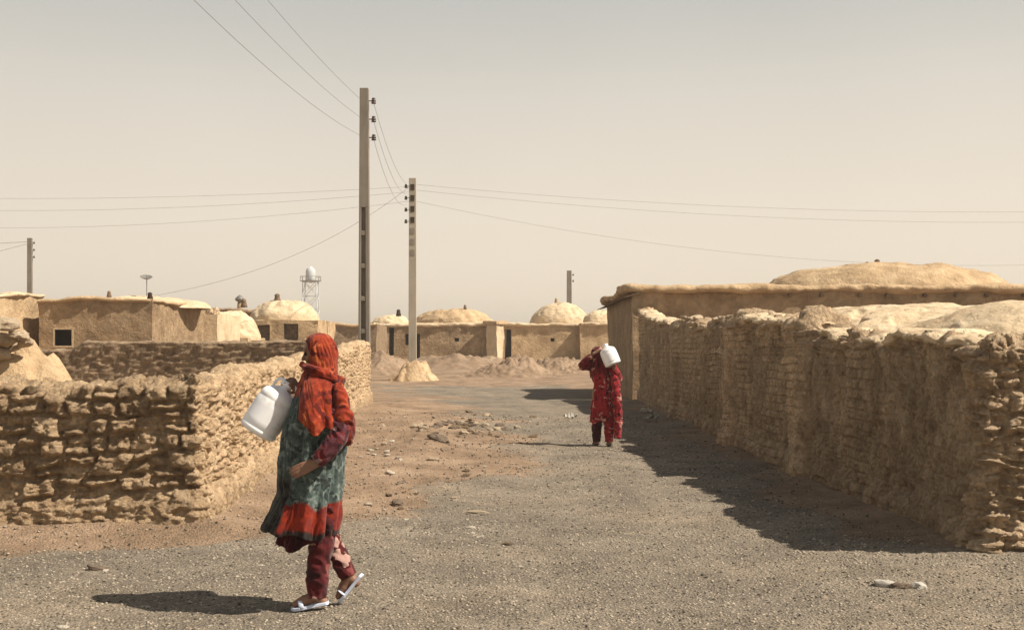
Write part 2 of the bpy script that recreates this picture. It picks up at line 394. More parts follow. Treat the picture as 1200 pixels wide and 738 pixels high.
def masonry(u, z, w_, h_, seed, P, warp=1.0, gap=.16):
    """rough courses of lumps: returns profile 0..1, random per lump, edge distance"""
    z2 = z/h_+warp*(.55*fbm(P*1.7, 3, seed+1)+.16*fbm(P*6, 2, seed+2)); row = np.floor(z2); fz = z2-row
    rr = _h(row, 0*row, 0*row, seed)
    u2 = u/(w_*(.75+.55*rr))+rr*7.3+warp*(.40*fbm(P*2.3+row[..., None]*.7, 3, seed+3)+.12*fbm(P*8, 2, seed+4)); c = np.floor(u2); fu = u2-c
    # some neighbours fuse, some split again
    i_ = _h(row, c, 0*row, seed+5); i2 = _h(row, c, 0*row+1, seed+6)
    split = (i2 > .62); fz = np.where(split, (fz*2) % 1, fz); i_ = np.where(split, _h(row, c, np.floor((z2-row)*2), seed+7), i_)
    ez = np.minimum(fz, 1-fz)*np.where(split, .5, 1.0)*h_; eu = np.minimum(fu, 1-fu)*w_
    e = np.minimum(ez, eu)/h_; e = e-.05*np.clip(fbm(P*16, 2, seed+8), -1, 1)
    return sst(0, gap, e)*(1-.25*sst(.3, 0, e)), i_, e
def dispL(Q, s, up, nz):
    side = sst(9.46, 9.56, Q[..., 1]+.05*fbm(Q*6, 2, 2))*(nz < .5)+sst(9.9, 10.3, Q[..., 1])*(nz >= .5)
    mud = sst(.24, .06, up+.06*fbm(Q*2, 2, 4))
    u = np.where(Q[..., 1] < 9.44, Q[..., 0], -2.66+(Q[..., 1]-9.4))
    b, i_, e = masonry(u, Q[..., 2], .25, .160, 3, Q, 1.35, .20)
    b2, i2, e2 = stones(Q+7, (.10, .10, .08), 13)
    hole = (i_ > .84)
    rough = .032*fbm(Q*7, 4, 18, .6)+.020*fbm(Q*20, 3, 28, .6)-.035*sst(.18, .38, fbm(Q*5, 3, 48))+.65*chips(Q, 5)
    front = b*(.050+.055*i_)-.075*hole*b+.018*b2*(.4+i2)-.02
    ret = .030*b2*(.4+i2)+.030*b*(.3+i_)-.01
    d = (front*(1-side)+ret*side)*(1-.85*mud)*(1-.6*nz)+rough*(1-.4*side)+.05*fbm(Q*1.3, 3, 8)+nz*(.06*fbm(Q*2.6, 4, 38)+.02*b2)+mud*.10
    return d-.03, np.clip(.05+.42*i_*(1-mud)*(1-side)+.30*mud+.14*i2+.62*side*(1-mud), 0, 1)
def hL(x, y, s):
    P = np.stack([x, y, 0*x], -1)
    h = np.interp(y, [9.4, 11, 15, 20, 25, 29.5], [1.25, 1.22, 1.24, 1.30, 1.45, 1.66])
    h = np.where(y < 9.6, np.interp(x, [-9.5, -5, -4.3, -3.9, -3.2, -2.7], [1.3, 1.25, 1.2, 1.18, 1.20, 1.25]), h)
    return h+.05*fbm(P*2.2, 4, 3)+.035*fbm(P*7, 3, 4)
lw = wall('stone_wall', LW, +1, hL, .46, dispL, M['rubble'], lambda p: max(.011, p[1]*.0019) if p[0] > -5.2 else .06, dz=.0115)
tag(lw, 'rough rubble and mud wall in the left foreground, behind the walking woman', 'wall')

def hR(x, y, s):
    P = np.stack([x, y, 0*x], -1)
    h = np.interp(y, [8.2, 10, 12.8, 13.2, 15.6, 17.6, 18.2, 25, 30, 33.9], [1.56, 1.60, 1.72, 1.84, 1.97, 2.07, 2.0, 2.10, 2.36, 2.72])
    return h+.045*fbm(P*1.6, 4, 3)+.03*fbm(P*6, 3, 4)
def dispR(Q, s, up, nz):
    y = Q[..., 1]
    b, i_, e = stones(Q, (.25, .25, .12), 23)
    b2, i2, e2 = stones(Q+3, (.11, .11, .07), 33)
    bm_, im_, em_ = masonry(np.where(y < 8.3, Q[..., 0], 3.5-(y-8.2)), Q[..., 2], .25, .16, 63, Q, 1.9, .24)
    end = sst(8.62, 8.40, y+.20*fbm(Q*2.5, 3, 2)) # broken end where the rubble core is bare
    topz = sst(.80, .93, up+.05*fbm(Q*1.5, 3, 6))*(.35+.65*sst(-.15, .3, fbm(Q*.55+3, 2, 96)))
    streak = fbm(Q*np.array([2.6, 2.6, .45]), 4, 12)
    patch = sst(-.05, .3, fbm(Q*.8, 3, 66))
    course = Q[..., 2]/.105+.35*fbm(Q*1.4, 3, 7); row = np.floor(course); fr = course-row
    bx = (y+row*.13)/.24+.25*fbm(Q*3, 2, 9); fx = bx-np.floor(bx)
    joint = np.minimum(sst(0, .16, np.minimum(fr, 1-fr)), sst(0, .10, np.minimum(fx, 1-fx)))
    brick = joint*(.5+.8*_h(row, np.floor(bx), 0*row, 3))
    d = .030*brick*(.3+.9*patch)+.016*streak+.03*fbm(Q*1.1, 3, 5)+.024*fbm(Q*np.array([8, 8, 5]), 4, 15, .6)+.010*fbm(Q*30, 3, 25)
    pit = sst(.16, .34, fbm(Q*np.array([5.5, 5.5, 3.6]), 3, 88)); pit2 = sst(.12, .3, fbm(Q*np.array([13, 13, 9.]), 3, 89)); d = d-.055*pit-.022*pit2
    d = d*(1-.6*end)+end*(bm_*(.04+.06*im_)-.07*(im_ > .85)*bm_+b2*.03-.05+.05*fbm(Q*8, 4, 9, .6)+.7*chips(Q, 15))
    d = d+topz*(b*.11*(.1+1.2*i_)+b2*.035-.05)*(1-end)
    d = d+nz*.06*fbm(Q*2.6, 4, 38)
    # vertical breaks between the wall lengths
    for yc, dep in ((13.1, .10), (17.75, .09), (24.6, .05)):
        q = y-yc-.06*fbm(Q*1.5, 2, 44)*1.0
        d = d-.36*np.exp(-(q/.16)**4)*(y > 8.6)*(dep > .06)-.15*np.exp(-(q/.10)**2)*(dep < .06)+.13*sst(.06, .16, q)*sst(.95, .75, q)+.05*sst(0, -.2, q)*sst(-1.5, -.3, q)*(up > 0)
    # smoother plastered pier before each break
    foot = sst(.16, .03, up); d = d+.07*foot+.45*chips(Q, 25)*(1-end)
    crack = np.exp(-((y-10.6-.25*fbm(Q*1.6, 3, 51)-.1*Q[..., 2])/.018)**2)+np.exp(-((y-15.2-.3*fbm(Q*1.6, 3, 52))/.025)**2)+np.exp(-((y-9.3-.2*fbm(Q*2, 3, 53))/.014)**2); d = d-.06*crack*(y > 8.7)*sst(.1, .4, up)
    tint = .12+.3*i_*np.clip(end+topz, 0, 1)+.20*sst(-.3, .5, streak)+.40*_h(row, np.floor(bx), 0*row, 3)*patch*joint+.25*(1-joint)*patch*0+.22*sst(0, .3, fbm(Q*4, 4, 91))+.30*end+.25*topz
    for yc in (13.1, 17.75): tint = tint+.45*sst(.06, .16, y-yc-.06*fbm(Q*1.5, 2, 44))*sst(.95, .75, y-yc)*(1-topz)
    return d, tint
rw = wall('adobe_wall', RW, -1, hR, .42, dispR, M['adobe'], lambda p: max(.012, p[1]*.0017) if p[0] < 4.6 else .06, dz=.0125)
cop = []
def coping(y0, y1, wd, hg, seed):
    yy = np.arange(y0, y1, .022); xc = np.interp(yy, [q[1] for q in RW[1:]], [q[0] for q in RW[1:]])+.20
    zc = gh(xc-.2, yy, False)+hR(xc-.2, yy, 0)-.03; th = np.linspace(0, 2*math.pi, 40, endpoint=False)
    co = np.sign(np.cos(th))*np.abs(np.cos(th))**.75; si = np.sign(np.sin(th))*np.abs(np.sin(th))**.9
    endt = np.sqrt(np.clip(np.minimum(yy-y0, y1-yy)/.25, .02, 1))[:, None]
    G = np.stack([xc[:, None]-wd/2*co*endt, yy[:, None]+0*co, zc[:, None]+si*hg/2*endt], -1)
    c0 = np.stack([xc[:, None]+0*co, yy[:, None]+0*co, zc[:, None]+0*co], -1); f_ = fbm(G*1.3+seed, 4, 5)
    gap_ = sst(.22, .42, fbm(np.stack([yy*1.1, 0*yy, 0*yy], -1)+seed, 3, 15))[:, None]
    G = c0+(G-c0)*(1+.30*f_+.40*fbm(G*4, 4, 7, .6)+.30*fbm(G*15, 3, 8)-.45*gap_)[..., None]; G[..., 2] -= .07*gap_
    o = link('mud_coping', mesh('mud_coping', G, gridf(len(yy), 40, cv=True, flip=False), attr={'tint': np.clip(.5+.5*f_, 0, 1)}), M['plaster_light'], rw)
    me = o.data; bm = bmesh.new(); bm.from_mesh(me); bmesh.ops.recalc_face_normals(bm, faces=bm.faces); bm.to_mesh(me); bm.free()
coping(8.5, 12.9, .54, .11, 2.2); coping(13.25, 17.6, .56, .12, 5.1); coping(24.7, 33.7, .52, .12, 8.4)
tag(rw, 'long eroded adobe wall shading the right side of the lane', 'wall')

# ------------------------------------------------------------ blocks and domes of mud
def mud_block(name, x0, x1, y0, y1, z0, z1, material, parent=None, res=.25, amp=.06, rot=0, fs=.6, holes=(), origin=None, tintv=.5, roundr=.08, seed=0, sag=0.0):
    """a block with slumped edges. holes = openings through the front face as (xa, xb, za, zb)"""
    V = []; Fc = []; T = []
    cx, cy = (x0+x1)/2, (y0+y1)/2
    def gridface(o_, a, b, la, lb, front=False):
        na = max(2, int(la/res)+1); nb = max(2, int(lb/res)+1)
        A = np.linspace(0, la, na); B = np.linspace(0, lb, nb)
        if front and holes:
            A = np.unique(np.concatenate([A]+[[hx-x0 for hx in h[:2]] for h in holes])); B = np.unique(np.concatenate([B]+[[hz-z0 for hz in h[2:]] for h in holes]))
            na, nb = len(A), len(B)
        G = np.array(o_)[None, None]+np.array(a)[None, None]*A[:, None, None]+np.array(b)[None, None]*B[None, :, None]
        f = gridf(na, nb)
        if front and holes:
            cen = G.reshape(-1, 3)[f].mean(1); k = np.ones(len(f), bool)
            for h in holes: k &= ~((cen[:, 0] > h[0]) & (cen[:, 0] < h[1]) & (cen[:, 2] > h[2]) & (cen[:, 2] < h[3]))
            f = f[k]
        n0 = sum(len(v) for v in V); V.append(G.reshape(-1, 3)); Fc.append(f+n0)
    W, D, H = x1-x0, y1-y0, z1-z0
    gridface((x0, y0, z0), (1, 0, 0), (0, 0, 1), W, H, True)
    gridface((x1, y0, z0), (0, 1, 0), (0, 0, 1), D, H)
    gridface((x1, y1, z0), (-1, 0, 0), (0, 0, 1), W, H)
    gridface((x0, y1, z0), (0, -1, 0), (0, 0, 1), D, H)
    gridface((x0, y0, z1), (1, 0, 0), (0, 1, 0), W, D)
    P = np.concatenate(V); Q = P+seed*13.7
    dv = np.stack([fbm(Q*fs, 4, 101+seed), fbm(Q*fs, 4, 202+seed), fbm(Q*fs*.8, 4, 303+seed)], -1)*amp*2.2
    dv += np.stack([fbm(Q*3, 2, 1), fbm(Q*3, 2, 2), fbm(Q*3, 2, 3)], -1)*amp*.5
    dv[:, 2] *= np.clip((P[:, 2]-z0)/max(.1, H), 0, 1)
    if sag: dv[:, 2] -= sag*(.5+.5*fbm(Q*.25, 2, 9))*np.clip((P[:, 2]-z0)/H, 0, 1)
    if holes:
        for h in holes:      # keep openings and their surrounds crisp enough to fit
            near_ = (P[:, 0] > h[0]-.05) & (P[:, 0] < h[1]+.05) & (P[:, 2] > h[2]-.05) & (P[:, 2] < h[3]+.05) & (P[:, 1] < y0+.01)
            dv[near_] *= .3
    P = P+dv
    if rot:
        c_, s_ = math.cos(rot), math.sin(rot); q = P.copy(); q[:, 0] = cx+(P[:, 0]-cx)*c_-(P[:, 1]-cy)*s_; q[:, 1] = cy+(P[:, 0]-cx)*s_+(P[:, 1]-cy)*c_; P = q
    if origin is not None: P = P-np.array(origin)
    tn = np.clip(.5+.5*fbm(Q*.5, 3, 5), 0, 1)
    me = mesh(name, P, np.concatenate(Fc), attr={'tint': tn})
    import bmesh
    bm = bmesh.new(); bm.from_mesh(me); bmesh.ops.remove_doubles(bm, verts=bm.verts, dist=.004); bm.to_mesh(me); bm.free()
    o = link(name, me, material, parent)
    try: me.set_sharp_from_angle(angle=R(50))
    except Exception: pass
    return o
def dome(name, c, rx, ry, h, material, parent=None, n=96, m=44, amp=.05, power=1.0, origin=None, seed=0, fs=.9, flare=0.0):
    th = np.linspace(0, 2*math.pi, n, endpoint=False); ph = np.linspace(0, 1, m)
    T, Ph = np.meshgrid(th, ph, indexing='ij')
    rr = np.sin(Ph*math.pi/2)**power*(1+flare*np.clip(Ph-.8, 0, 1)*5); zz = np.cos(Ph*math.pi/2)
    P = np.stack([c[0]+rx*rr*np.cos(T), c[1]+ry*rr*np.sin(T), c[2]+h*zz], -1)
    Q = P+seed*5.1
    nn = np.stack([np.cos(T)*rr, np.sin(T)*rr, zz+.2], -1)
    P = P+nn*(amp*(fbm(Q*fs, 4, 61+seed)*2.6+.9*fbm(Q*4, 4, 7, .6)-1.2*sst(.1, .4, fbm(Q*1.7, 3, 67+seed))))[..., None]
    if origin is not None: P = P-np.array(origin)
    P = P[:, ::-1]
    return link(name, mesh(name, P, gridf(n, m, cu=True, flip=False), attr={'tint': np.clip(.5+.5*fbm(Q*.6, 3, 5), 0, 1)}), material, parent)
def vent(parent, c, s=.3, material=None):
    s = s*.72; m_ = MB(); m_.lathe([(s*.55, -s*.4), (s*.5, 0), (s*.36, s*.5), (s*.42, s*.7), (s*.2, s*.95)], 9, Matrix.Translation(c)@Matrix.Rotation(.12, 4, 'X'))
    return m_.build('roof_vent', material or M['adobe_dark'], parent, smooth=True)
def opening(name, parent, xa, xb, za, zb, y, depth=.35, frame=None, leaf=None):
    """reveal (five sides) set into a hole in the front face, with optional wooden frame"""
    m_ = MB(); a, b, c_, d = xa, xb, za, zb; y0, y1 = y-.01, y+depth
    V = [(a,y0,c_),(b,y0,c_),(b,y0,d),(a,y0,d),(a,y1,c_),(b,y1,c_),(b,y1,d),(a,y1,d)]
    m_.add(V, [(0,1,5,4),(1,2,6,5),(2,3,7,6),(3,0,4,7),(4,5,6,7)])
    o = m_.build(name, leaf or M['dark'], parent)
    if frame:
        t = .05; f = MB()
        f.box((a-t, y-.04, d), (b+t, y+.06, d+t)); f.box((a-t, y-.04, c_-t), (b+t, y+.06, c_)); f.box((a-t, y-.038, c_), (a, y+.058, d)); f.box((b, y-.038, c_), (b+t, y+.058, d))
        f.build('frame', frame, o)
    return o

# low rooms just behind the right wall: one earth roof with swellings
t = empty('mud_storeroom', (6.6, 14.5, 0))
mud_block('wall', 4.0, 10.2, 9.1, 19.6, -.2, 1.55, M['plaster'], t, res=.3, amp=.02, origin=(6.6, 14.5, 0), seed=2)
xs_ = np.concatenate([np.linspace(3.62, 6.5, 150), np.linspace(6.55, 10.6, 60)]); ys_ = np.linspace(8.7, 20.2, 420); X, Y = np.meshgrid(xs_, ys_, indexing='ij'); P = np.stack([X, Y, 0*X], -1)
Z = 1.56+0*X+.030*(Y-9)
Z = Z+.50*np.exp(-np.abs((X-5.35)/1.5)**3-np.abs((Y-15.6)/3.9)**4)+.42*np.exp(-np.abs((X-5.10)/.85)**2.6-np.abs((Y-11.0)/1.0)**2.6)+.20*np.exp(-((X-7.6)/1.2)**2-((Y-14)/2)**2)
Z = Z+.06*fbm(P*1.2, 4, 71)+.035*fbm(P*5, 5, 72, .6)-.10*sst(.12, .3, fbm(P*1.7, 4, 79))*sst(5.4, 4.4, X)
edge = np.minimum(np.minimum(X-3.62, 10.6-X), np.minimum(Y-8.7, 20.2-Y)); Z = Z-.35*(1-sst(0, .35, edge+.1*fbm(P*3, 3, 2)))
Z = Z-0.10
ro = link('roof', mesh('roof', np.stack([X-6.6, Y-14.5, Z], -1), gridf(len(xs_), len(ys_)), attr={'tint': .5+.5*fbm(P*1.3, 3, 4)}), M['plaster_light'], t)
tag(t, 'low outbuilding behind the right wall with a pale swelling earth roof', 'outbuilding')

# big house behind the right wall
bx, by = 3.62, 34.2
t = empty('mud_house', (13, 38.5, 0))
O = (13, 38.5, 0)
mud_block('wall', 3.72, 22, 34.2, 43.2, -.3, 3.42, M['plaster_brown'], t, res=.16, amp=.035, origin=O, seed=4, fs=.5)
# parapet: a swollen strip of earth over the wall head
def parapet(path, z, wd, hgt, parent, origin, material, seed=0, over=.1):
    p = resample(path, lambda q: .12); tt = np.gradient(p, axis=0); tt /= np.hypot(tt[:, 0], tt[:, 1])[:, None]; n = np.stack([tt[:, 1], -tt[:, 0]], -1)
    th = np.linspace(0, 2*math.pi, 16, endpoint=False)
    co = np.sign(np.cos(th))*np.abs(np.cos(th))**.7; si = np.sign(np.sin(th))*np.abs(np.sin(th))**.8
    s = np.arange(len(p))*.12
    Q = np.stack([p[:, 0:1]+n[:, 0:1]*(co*wd/2), p[:, 1:2]+n[:, 1:2]*(co*wd/2), z+0*p[:, 0:1]+si*hgt/2], -1)
    f_ = fbm(Q*1.1+seed, 4, 5)
    c3 = np.stack([p[:, 0:1]+0*co, p[:, 1:2]+0*co, z+0*p[:, 0:1]+0*co], -1)
    Q = c3+(Q-c3)*(1+.7*f_+.35*fbm(Q*4+seed, 3, 7))[..., None]+np.array([0, 0, 1])*(.14*fbm(Q*.6+seed, 3, 6)-.03)[..., None]
    o = link('parapet', mesh('parapet', Q.reshape(-1, 3)-np.array(origin), gridf(len(p), 16, cv=True, flip=True), attr={'tint': np.clip(.5+.5*f_, 0, 1)}), material, parent)
    return o
parapet([(3.78, 43.3), (3.78, 34.32), (22, 34.32)], 3.46, .62, .26, t, O, M['plaster'], 3)
dome('dome', (13.3, 39.6, 3.30), 4.5, 3.4, 1.25, M['plaster'], t, amp=.05, origin=O, seed=5, power=.62)
v = vent(t, (12.9-13, 39.2-38.5, 4.52), .34); v2 = vent(t, (12.55-13, 39.2-38.5, 4.50), .24)
m_ = MB()
for k in range(9):                                                     # rafter ends poking through the wall head
    x = 8.6-13+k*1.02+random.uniform(-.15, .15); m_ = MB(); m_.tube([(x, 34.02-38.5, 3.22), (x+.02, 34.4-38.5, 3.24)], .055, 7); m_.build('rafter_end', M['wood'], t)
m_ = MB(); xe = 3.72-13; ky = 60; V_ = []
for k in range(ky):                                                    # ragged reed matting hanging over the left side
    y = 34.0+9.3*k/(ky-1)-38.5; l = random.uniform(.10, .42)
    V_ += [(xe+.25, y, 3.36), (xe-l, y, 3.27-l*.35), (xe-l, y, 3.24-l*.35), (xe+.25, y, 3.27)]
Fm = [(0, 1, 2, 3), tuple((ky-1)*4+i for i in (3, 2, 1, 0))]
for k in range(ky-1):
    for i in range(4): Fm.append((k*4+i, k*4+(i+1) % 4, k*4+4+(i+1) % 4, k*4+4+i))
m_.add(V_, Fm)
m_.build('reed_matting', M['wood'], t)
tag(t, 'large brown mud house with a long low dome, behind the right wall', 'house')

# antenna on the big house, far right
def small_antenna(name, loc, h, label, dish=True, group=None, s=1.0):
    e = empty(name, loc); m_ = MB(); m_.tube([(0, 0, -.3), (0, 0, h)], .03*s, 7); m_.build('mast', M['metal'], e)
    a = MB()
    if dish:
        a.lathe([(.02*s, 0), (.2*s, .03*s), (.34*s, .10*s), (.42*s, .17*s), (.40*s, .18*s), (.32*s, .12*s), (.02*s, .03*s)], 18, Matrix.Translation((0, -.05, h))@Matrix.Rotation(R(20), 4, 'X')@Matrix.Rotation(R(8), 4, 'Y'))
        a.tube([(0, -.05, h), (.02, -.2*s, h+.3*s)], .015*s, 6); a.build('dish', M['metal'], e, smooth=True)
    else:
        a.tube([(-.4*s, 0, h*.93), (.4*s, 0, h*.97)], .02*s, 6)
        for k in range(6): a.tube([(-.38*s+k*.15*s, -.25*s, h*.94), (-.38*s+k*.15*s, .25*s, h*.96)], .014*s, 5)
        a.build('aerial', M['metal'], e)
    tag(e, label, 'antenna'); return e
p = at(1166, 342, 40); e = small_antenna('antenna', (p.x, p.y, 3.45), .62, 'short dark antenna on the roof of the right-hand house beside its long dome', False, s=.6)
m_ = MB(); m_.box((-.09, -.08, .02), (.09, .08, .28)); m_.build('junction_box', M['dark'], e)

# ------------------------------------------------------------ left-hand houses
def house(loc, label, name='mud_house', cat='house'):
    t = empty(name, loc); tag(t, label, cat); return t
# brown-fronted flat house
Yh = 35.0
O = (-13.0, 38, 0); t = house(O, 'flat-roofed mud house with a small square window, on the left')
wx0, wx1 = (64-600)/F*Yh, (84-600)/F*Yh
wz0, wz1 = CH+(HZ-405)/F*Yh, CH+(HZ-386)/F*Yh
mud_block('wall', -14.95, -11.32, Yh, 41, -.2, 3.14, M['plaster_brown'], t, res=.12, amp=.04, origin=O, holes=[(wx0, wx1, wz0, wz1)], seed=6, fs=.5)
w_ = opening('window', t, wx0-O[0], wx1-O[0], wz0, wz1, Yh-O[1]+.03, .4, frame=M['plaster_light'])
parapet([(-14.95, Yh+.12), (-11.42, Yh+.12), (-11.42, 40.9)], 3.16, .45, .14, t, O, M['plaster'], 8)
dome('dome', (-12.75, 38.9, 3.0), 2.1, 2.0, .42, M['plaster_light'], t, amp=.04, origin=O, seed=6)
mud_block('buttress', -12.3, -10.95, 41.0, 44.5, -.2, 2.85, M['plaster_light'], t, res=.2, amp=.07, origin=O, seed=7)
vent(t, (at(128, 346, 35.3)-Vector(O)), .2)
vent(t, (at(176, 349, 35.3)-Vector(O)), .26, M['dark'])
# pale neighbour at the left edge
O = (-17.5, 36, 0); t = house(O, 'pale sunlit mud house at the left edge of the frame')
mud_block('wall', -19.4, -15.45, 30.5, 36.6, -.2, 3.26, M['plaster'], t, res=.2, amp=.05, origin=O, seed=8)
parapet([(-19.4, 30.6), (-15.55, 30.6), (-15.55, 36.5)], 3.27, .4, .14, t, O, M['plaster_light'], 2)
# small dome with a hole
O = (-12.4, 47, 0); t = house(O, 'small pale domed mud hut with a dark round hole, left of the larger dome')
c = at(268, 395, 47)
mud_block('wall', c.x-1.2, c.x+1.1, 46, 49, -.2, 2.05, M['plaster'], t, res=.2, amp=.07, origin=O, seed=9)
dome('dome', (c.x, 47.4, 1.95), 1.22, 1.3, 1.28, M['plaster_light'], t, amp=.07, origin=O, seed=9, power=.8)
h_ = at(259, 379, 46.25); m_ = MB(); m_.lathe([(.17, 0), (.19, .05), (.12, .1)], 12, Matrix.Translation(h_-Vector(O))@Matrix.Rotation(R(65), 4, 'X')); m_.build('vent_hole', M['dark'], t, smooth=True)
# long low house behind it
O = (-16, 58, 0); t = house(O, 'long flat-roofed mud house behind the small domed hut')
a = at(222, 363, 57); b = at(296, 363, 57)
mud_block('wall', a.x, b.x, 57, 61, .2, a.z, M['plaster_brown'], t, res=.3, amp=.06, origin=O, seed=10)
parapet([(a.x, 57.1), (b.x, 57.1)], a.z, .4, .2, t, O, M['adobe_dark'], 5)
vent(t, (at(286, 357, 57.2)-Vector(O)), .45)
# larger domed house
O = (-11, 53, 0); t = house(O, 'domed mud house with a vent on top of its dome, left of the tall pole')
a = at(288, 374, 51); b = at(371, 374, 51)
mud_block('wall', a.x, b.x, 51, 56, 0, a.z, M['plaster'], t, res=.2, amp=.07, origin=O, seed=11, holes=[(a.x+.1, a.x+1.1, 1.9, a.z-.25), (a.x+1.75, a.x+2.4, 1.9, a.z-.2)])
opening('window', t, a.x+.1-O[0], a.x+1.1-O[0], 1.9, a.z-.25, 51-O[1]+.03, .3, leaf=M['adobe_dark'])
opening('doorway', t, a.x+1.75-O[0], a.x+2.4-O[0], 1.9, a.z-.2, 51-O[1]+.03, .3, leaf=M['adobe_dark'])
cc = at(331, 374, 53.2); dome('dome', (cc.x, 53.4, a.z-.12), 1.72, 1.72, 1.10, M['plaster_light'], t, amp=.05, origin=O, seed=12, power=.85)
vent(t, Vector((at(324, 350, 53).x, 53.2, a.z+.98))-Vector(O), .45)
# dark stone yard wall between the near wall and the houses
def dispM(Q, s, up, nz):
    b, i_, e = masonry(Q[..., 0], Q[..., 2], .18, .11, 43, Q, 1.4)
    return b*.04*(.3+i_)+.03*fbm(Q*5, 3, 3)-.02, .2+.6*i_
def hM(x, y, s):
    P = np.stack([x, y, 0*x], -1); return np.interp(x, [-13, -8.9, -8.6, -4], [1.5, 1.58, 1.74, 1.70])+.02*fbm(P*3, 3, 3)
ym = wall('yard_wall', [(-13.5, 22.6), (-8, 22.2), (-3.95, 21.7)], +1, hM, .4, dispM, M['adobe_dark'], lambda p: .045, dz=.035, rr=.05)
tag(ym, 'dark stone yard wall with a level top, behind the left foreground wall', 'wall')

# ------------------------------------------------------------ far row of houses
Yf = 77.0; gb = .9
def xw(px, Y_=Yf): return (px-600)/F*Y_
def zw(py, Y_=Yf): return CH+(HZ-py)/F*Y_
O = (xw(400), 72, gb); t = house(O, 'dark stone hut wall behind the foot of the tall pole', 'stone_hut', 'hut')
mud_block('wall', xw(364, 70), xw(441, 70), 70, 76, .4, zw(380, 70), M['adobe_dark'], t, res=.3, amp=.07, origin=O, seed=13)
parapet([(xw(364, 70), 70.1), (xw(441, 70), 70.1)], zw(380, 70), .4, .2, t, O, M['plaster'], 7)
O = (xw(505), 80, gb); t = house(O, 'long brown mud house with dark doorways, behind the shorter pole')
d1 = (xw(456), xw(461.5), .75, zw(384)); d2 = (xw(486), xw(492), .75, zw(391)); wn = (xw(533), xw(538), zw(400), zw(396)); d3 = (xw(475), xw(479), 1.9, zw(391))
mud_block('wall', xw(438), xw(572), Yf, 86, .3, zw(380), M['plaster_brown'], t, res=.28, amp=.07, origin=O, holes=[d1, d2, wn, d3], seed=14)
for nm_, hh in (('doorway', d1), ('doorway', d2), ('window', wn), ('window', d3)): opening(nm_, t, hh[0]-O[0], hh[1]-O[0], hh[2]-O[2], hh[3]-O[2], Yf-O[1]+.03, .5)
parapet([(xw(438), Yf+.1), (xw(572), Yf+.1)], zw(379.5), .5, .28, t, O, M['plaster_light'], 9)
dome('dome', (xw(457, 82), 82, zw(381)), 1.5, 1.6, .95, M['plaster_light'], t, amp=.07, origin=O, seed=14)
dome('dome', (xw(532, 83), 83, zw(381)), 3.1, 2.4, 1.3, M['plaster'], t, amp=.08, origin=O, seed=15, power=.75)
vent(t, Vector((xw(467, 80), 80, zw(368, 80)))-Vector(O), .5, M['dark'])
vent(t, Vector((xw(545, 82), 82, zw(361, 82)))-Vector(O), .35)
O = (xw(581), 78, gb); t = house(O, 'pale square mud pier at the end of the long brown house', 'mud_pier', 'pier')
mud_block('shaft', xw(574.5), xw(588), 76.2, 77.6, .4, zw(380), M['plaster_light'], t, res=.22, amp=.06, origin=O, seed=16, rot=R(-25))
mud_block('cap', xw(572), xw(590), 76.0, 77.8, zw(380), zw(376.5), M['plaster'], t, res=.22, amp=.05, origin=O, seed=17, rot=R(-25))
O = (xw(640), 80, gb); t = house(O, 'mud house with a rounded pale dome and a small dark window hole, left of the man')
t['label'] = 'mud house under a rounded pale dome, left of the figure in red'
wn = (xw(645), xw(649.5), zw(400), zw(396)); d4 = (xw(591), xw(599), .75, zw(386))
mud_block('wall', xw(589), xw(684), Yf, 84, .3, zw(380), M['plaster'], t, res=.28, amp=.06, origin=O, holes=[wn, d4], seed=18)
opening('window', t, wn[0]-O[0], wn[1]-O[0], wn[2]-O[2], wn[3]-O[2], Yf-O[1]+.03, .5); opening('doorway', t, d4[0]-O[0], d4[1]-O[0], d4[2]-O[2], d4[3]-O[2], Yf-O[1]+.03, .5)
parapet([(xw(589), Yf+.1), (xw(680), Yf+.1)], zw(379.5), .45, .24, t, O, M['plaster_light'], 10)
dome('dome', (xw(656, 81), 81, zw(381)), 2.15, 2.0, 1.75, M['plaster_light'], t, amp=.06, origin=O, seed=19, power=.9)
vent(t, Vector((xw(652, 81), 81, zw(380)+1.75))-Vector(O), .4, M['plaster'])
O = (xw(695, 74), 77, gb); t = house(O, 'jutting mud house casting a slanted shadow, behind the man in red')
t['label'] = 'small mud house jutting forward behind the figure in red'
mud_block('wall', xw(680, 75.9), xw(735, 75.9), 75.9, 82, .3, zw(379), M['plaster'], t, res=.28, amp=.04, origin=O, seed=20)
parapet([(xw(681, 75.9), 76), (xw(735, 75.9), 76)], zw(379), .45, .22, t, O, M['plaster_light'], 12)
dome('dome', (xw(703, 79), 79, zw(381)), 1.3, 1.4, 1.15, M['plaster_light'], t, amp=.05, origin=O, seed=21)

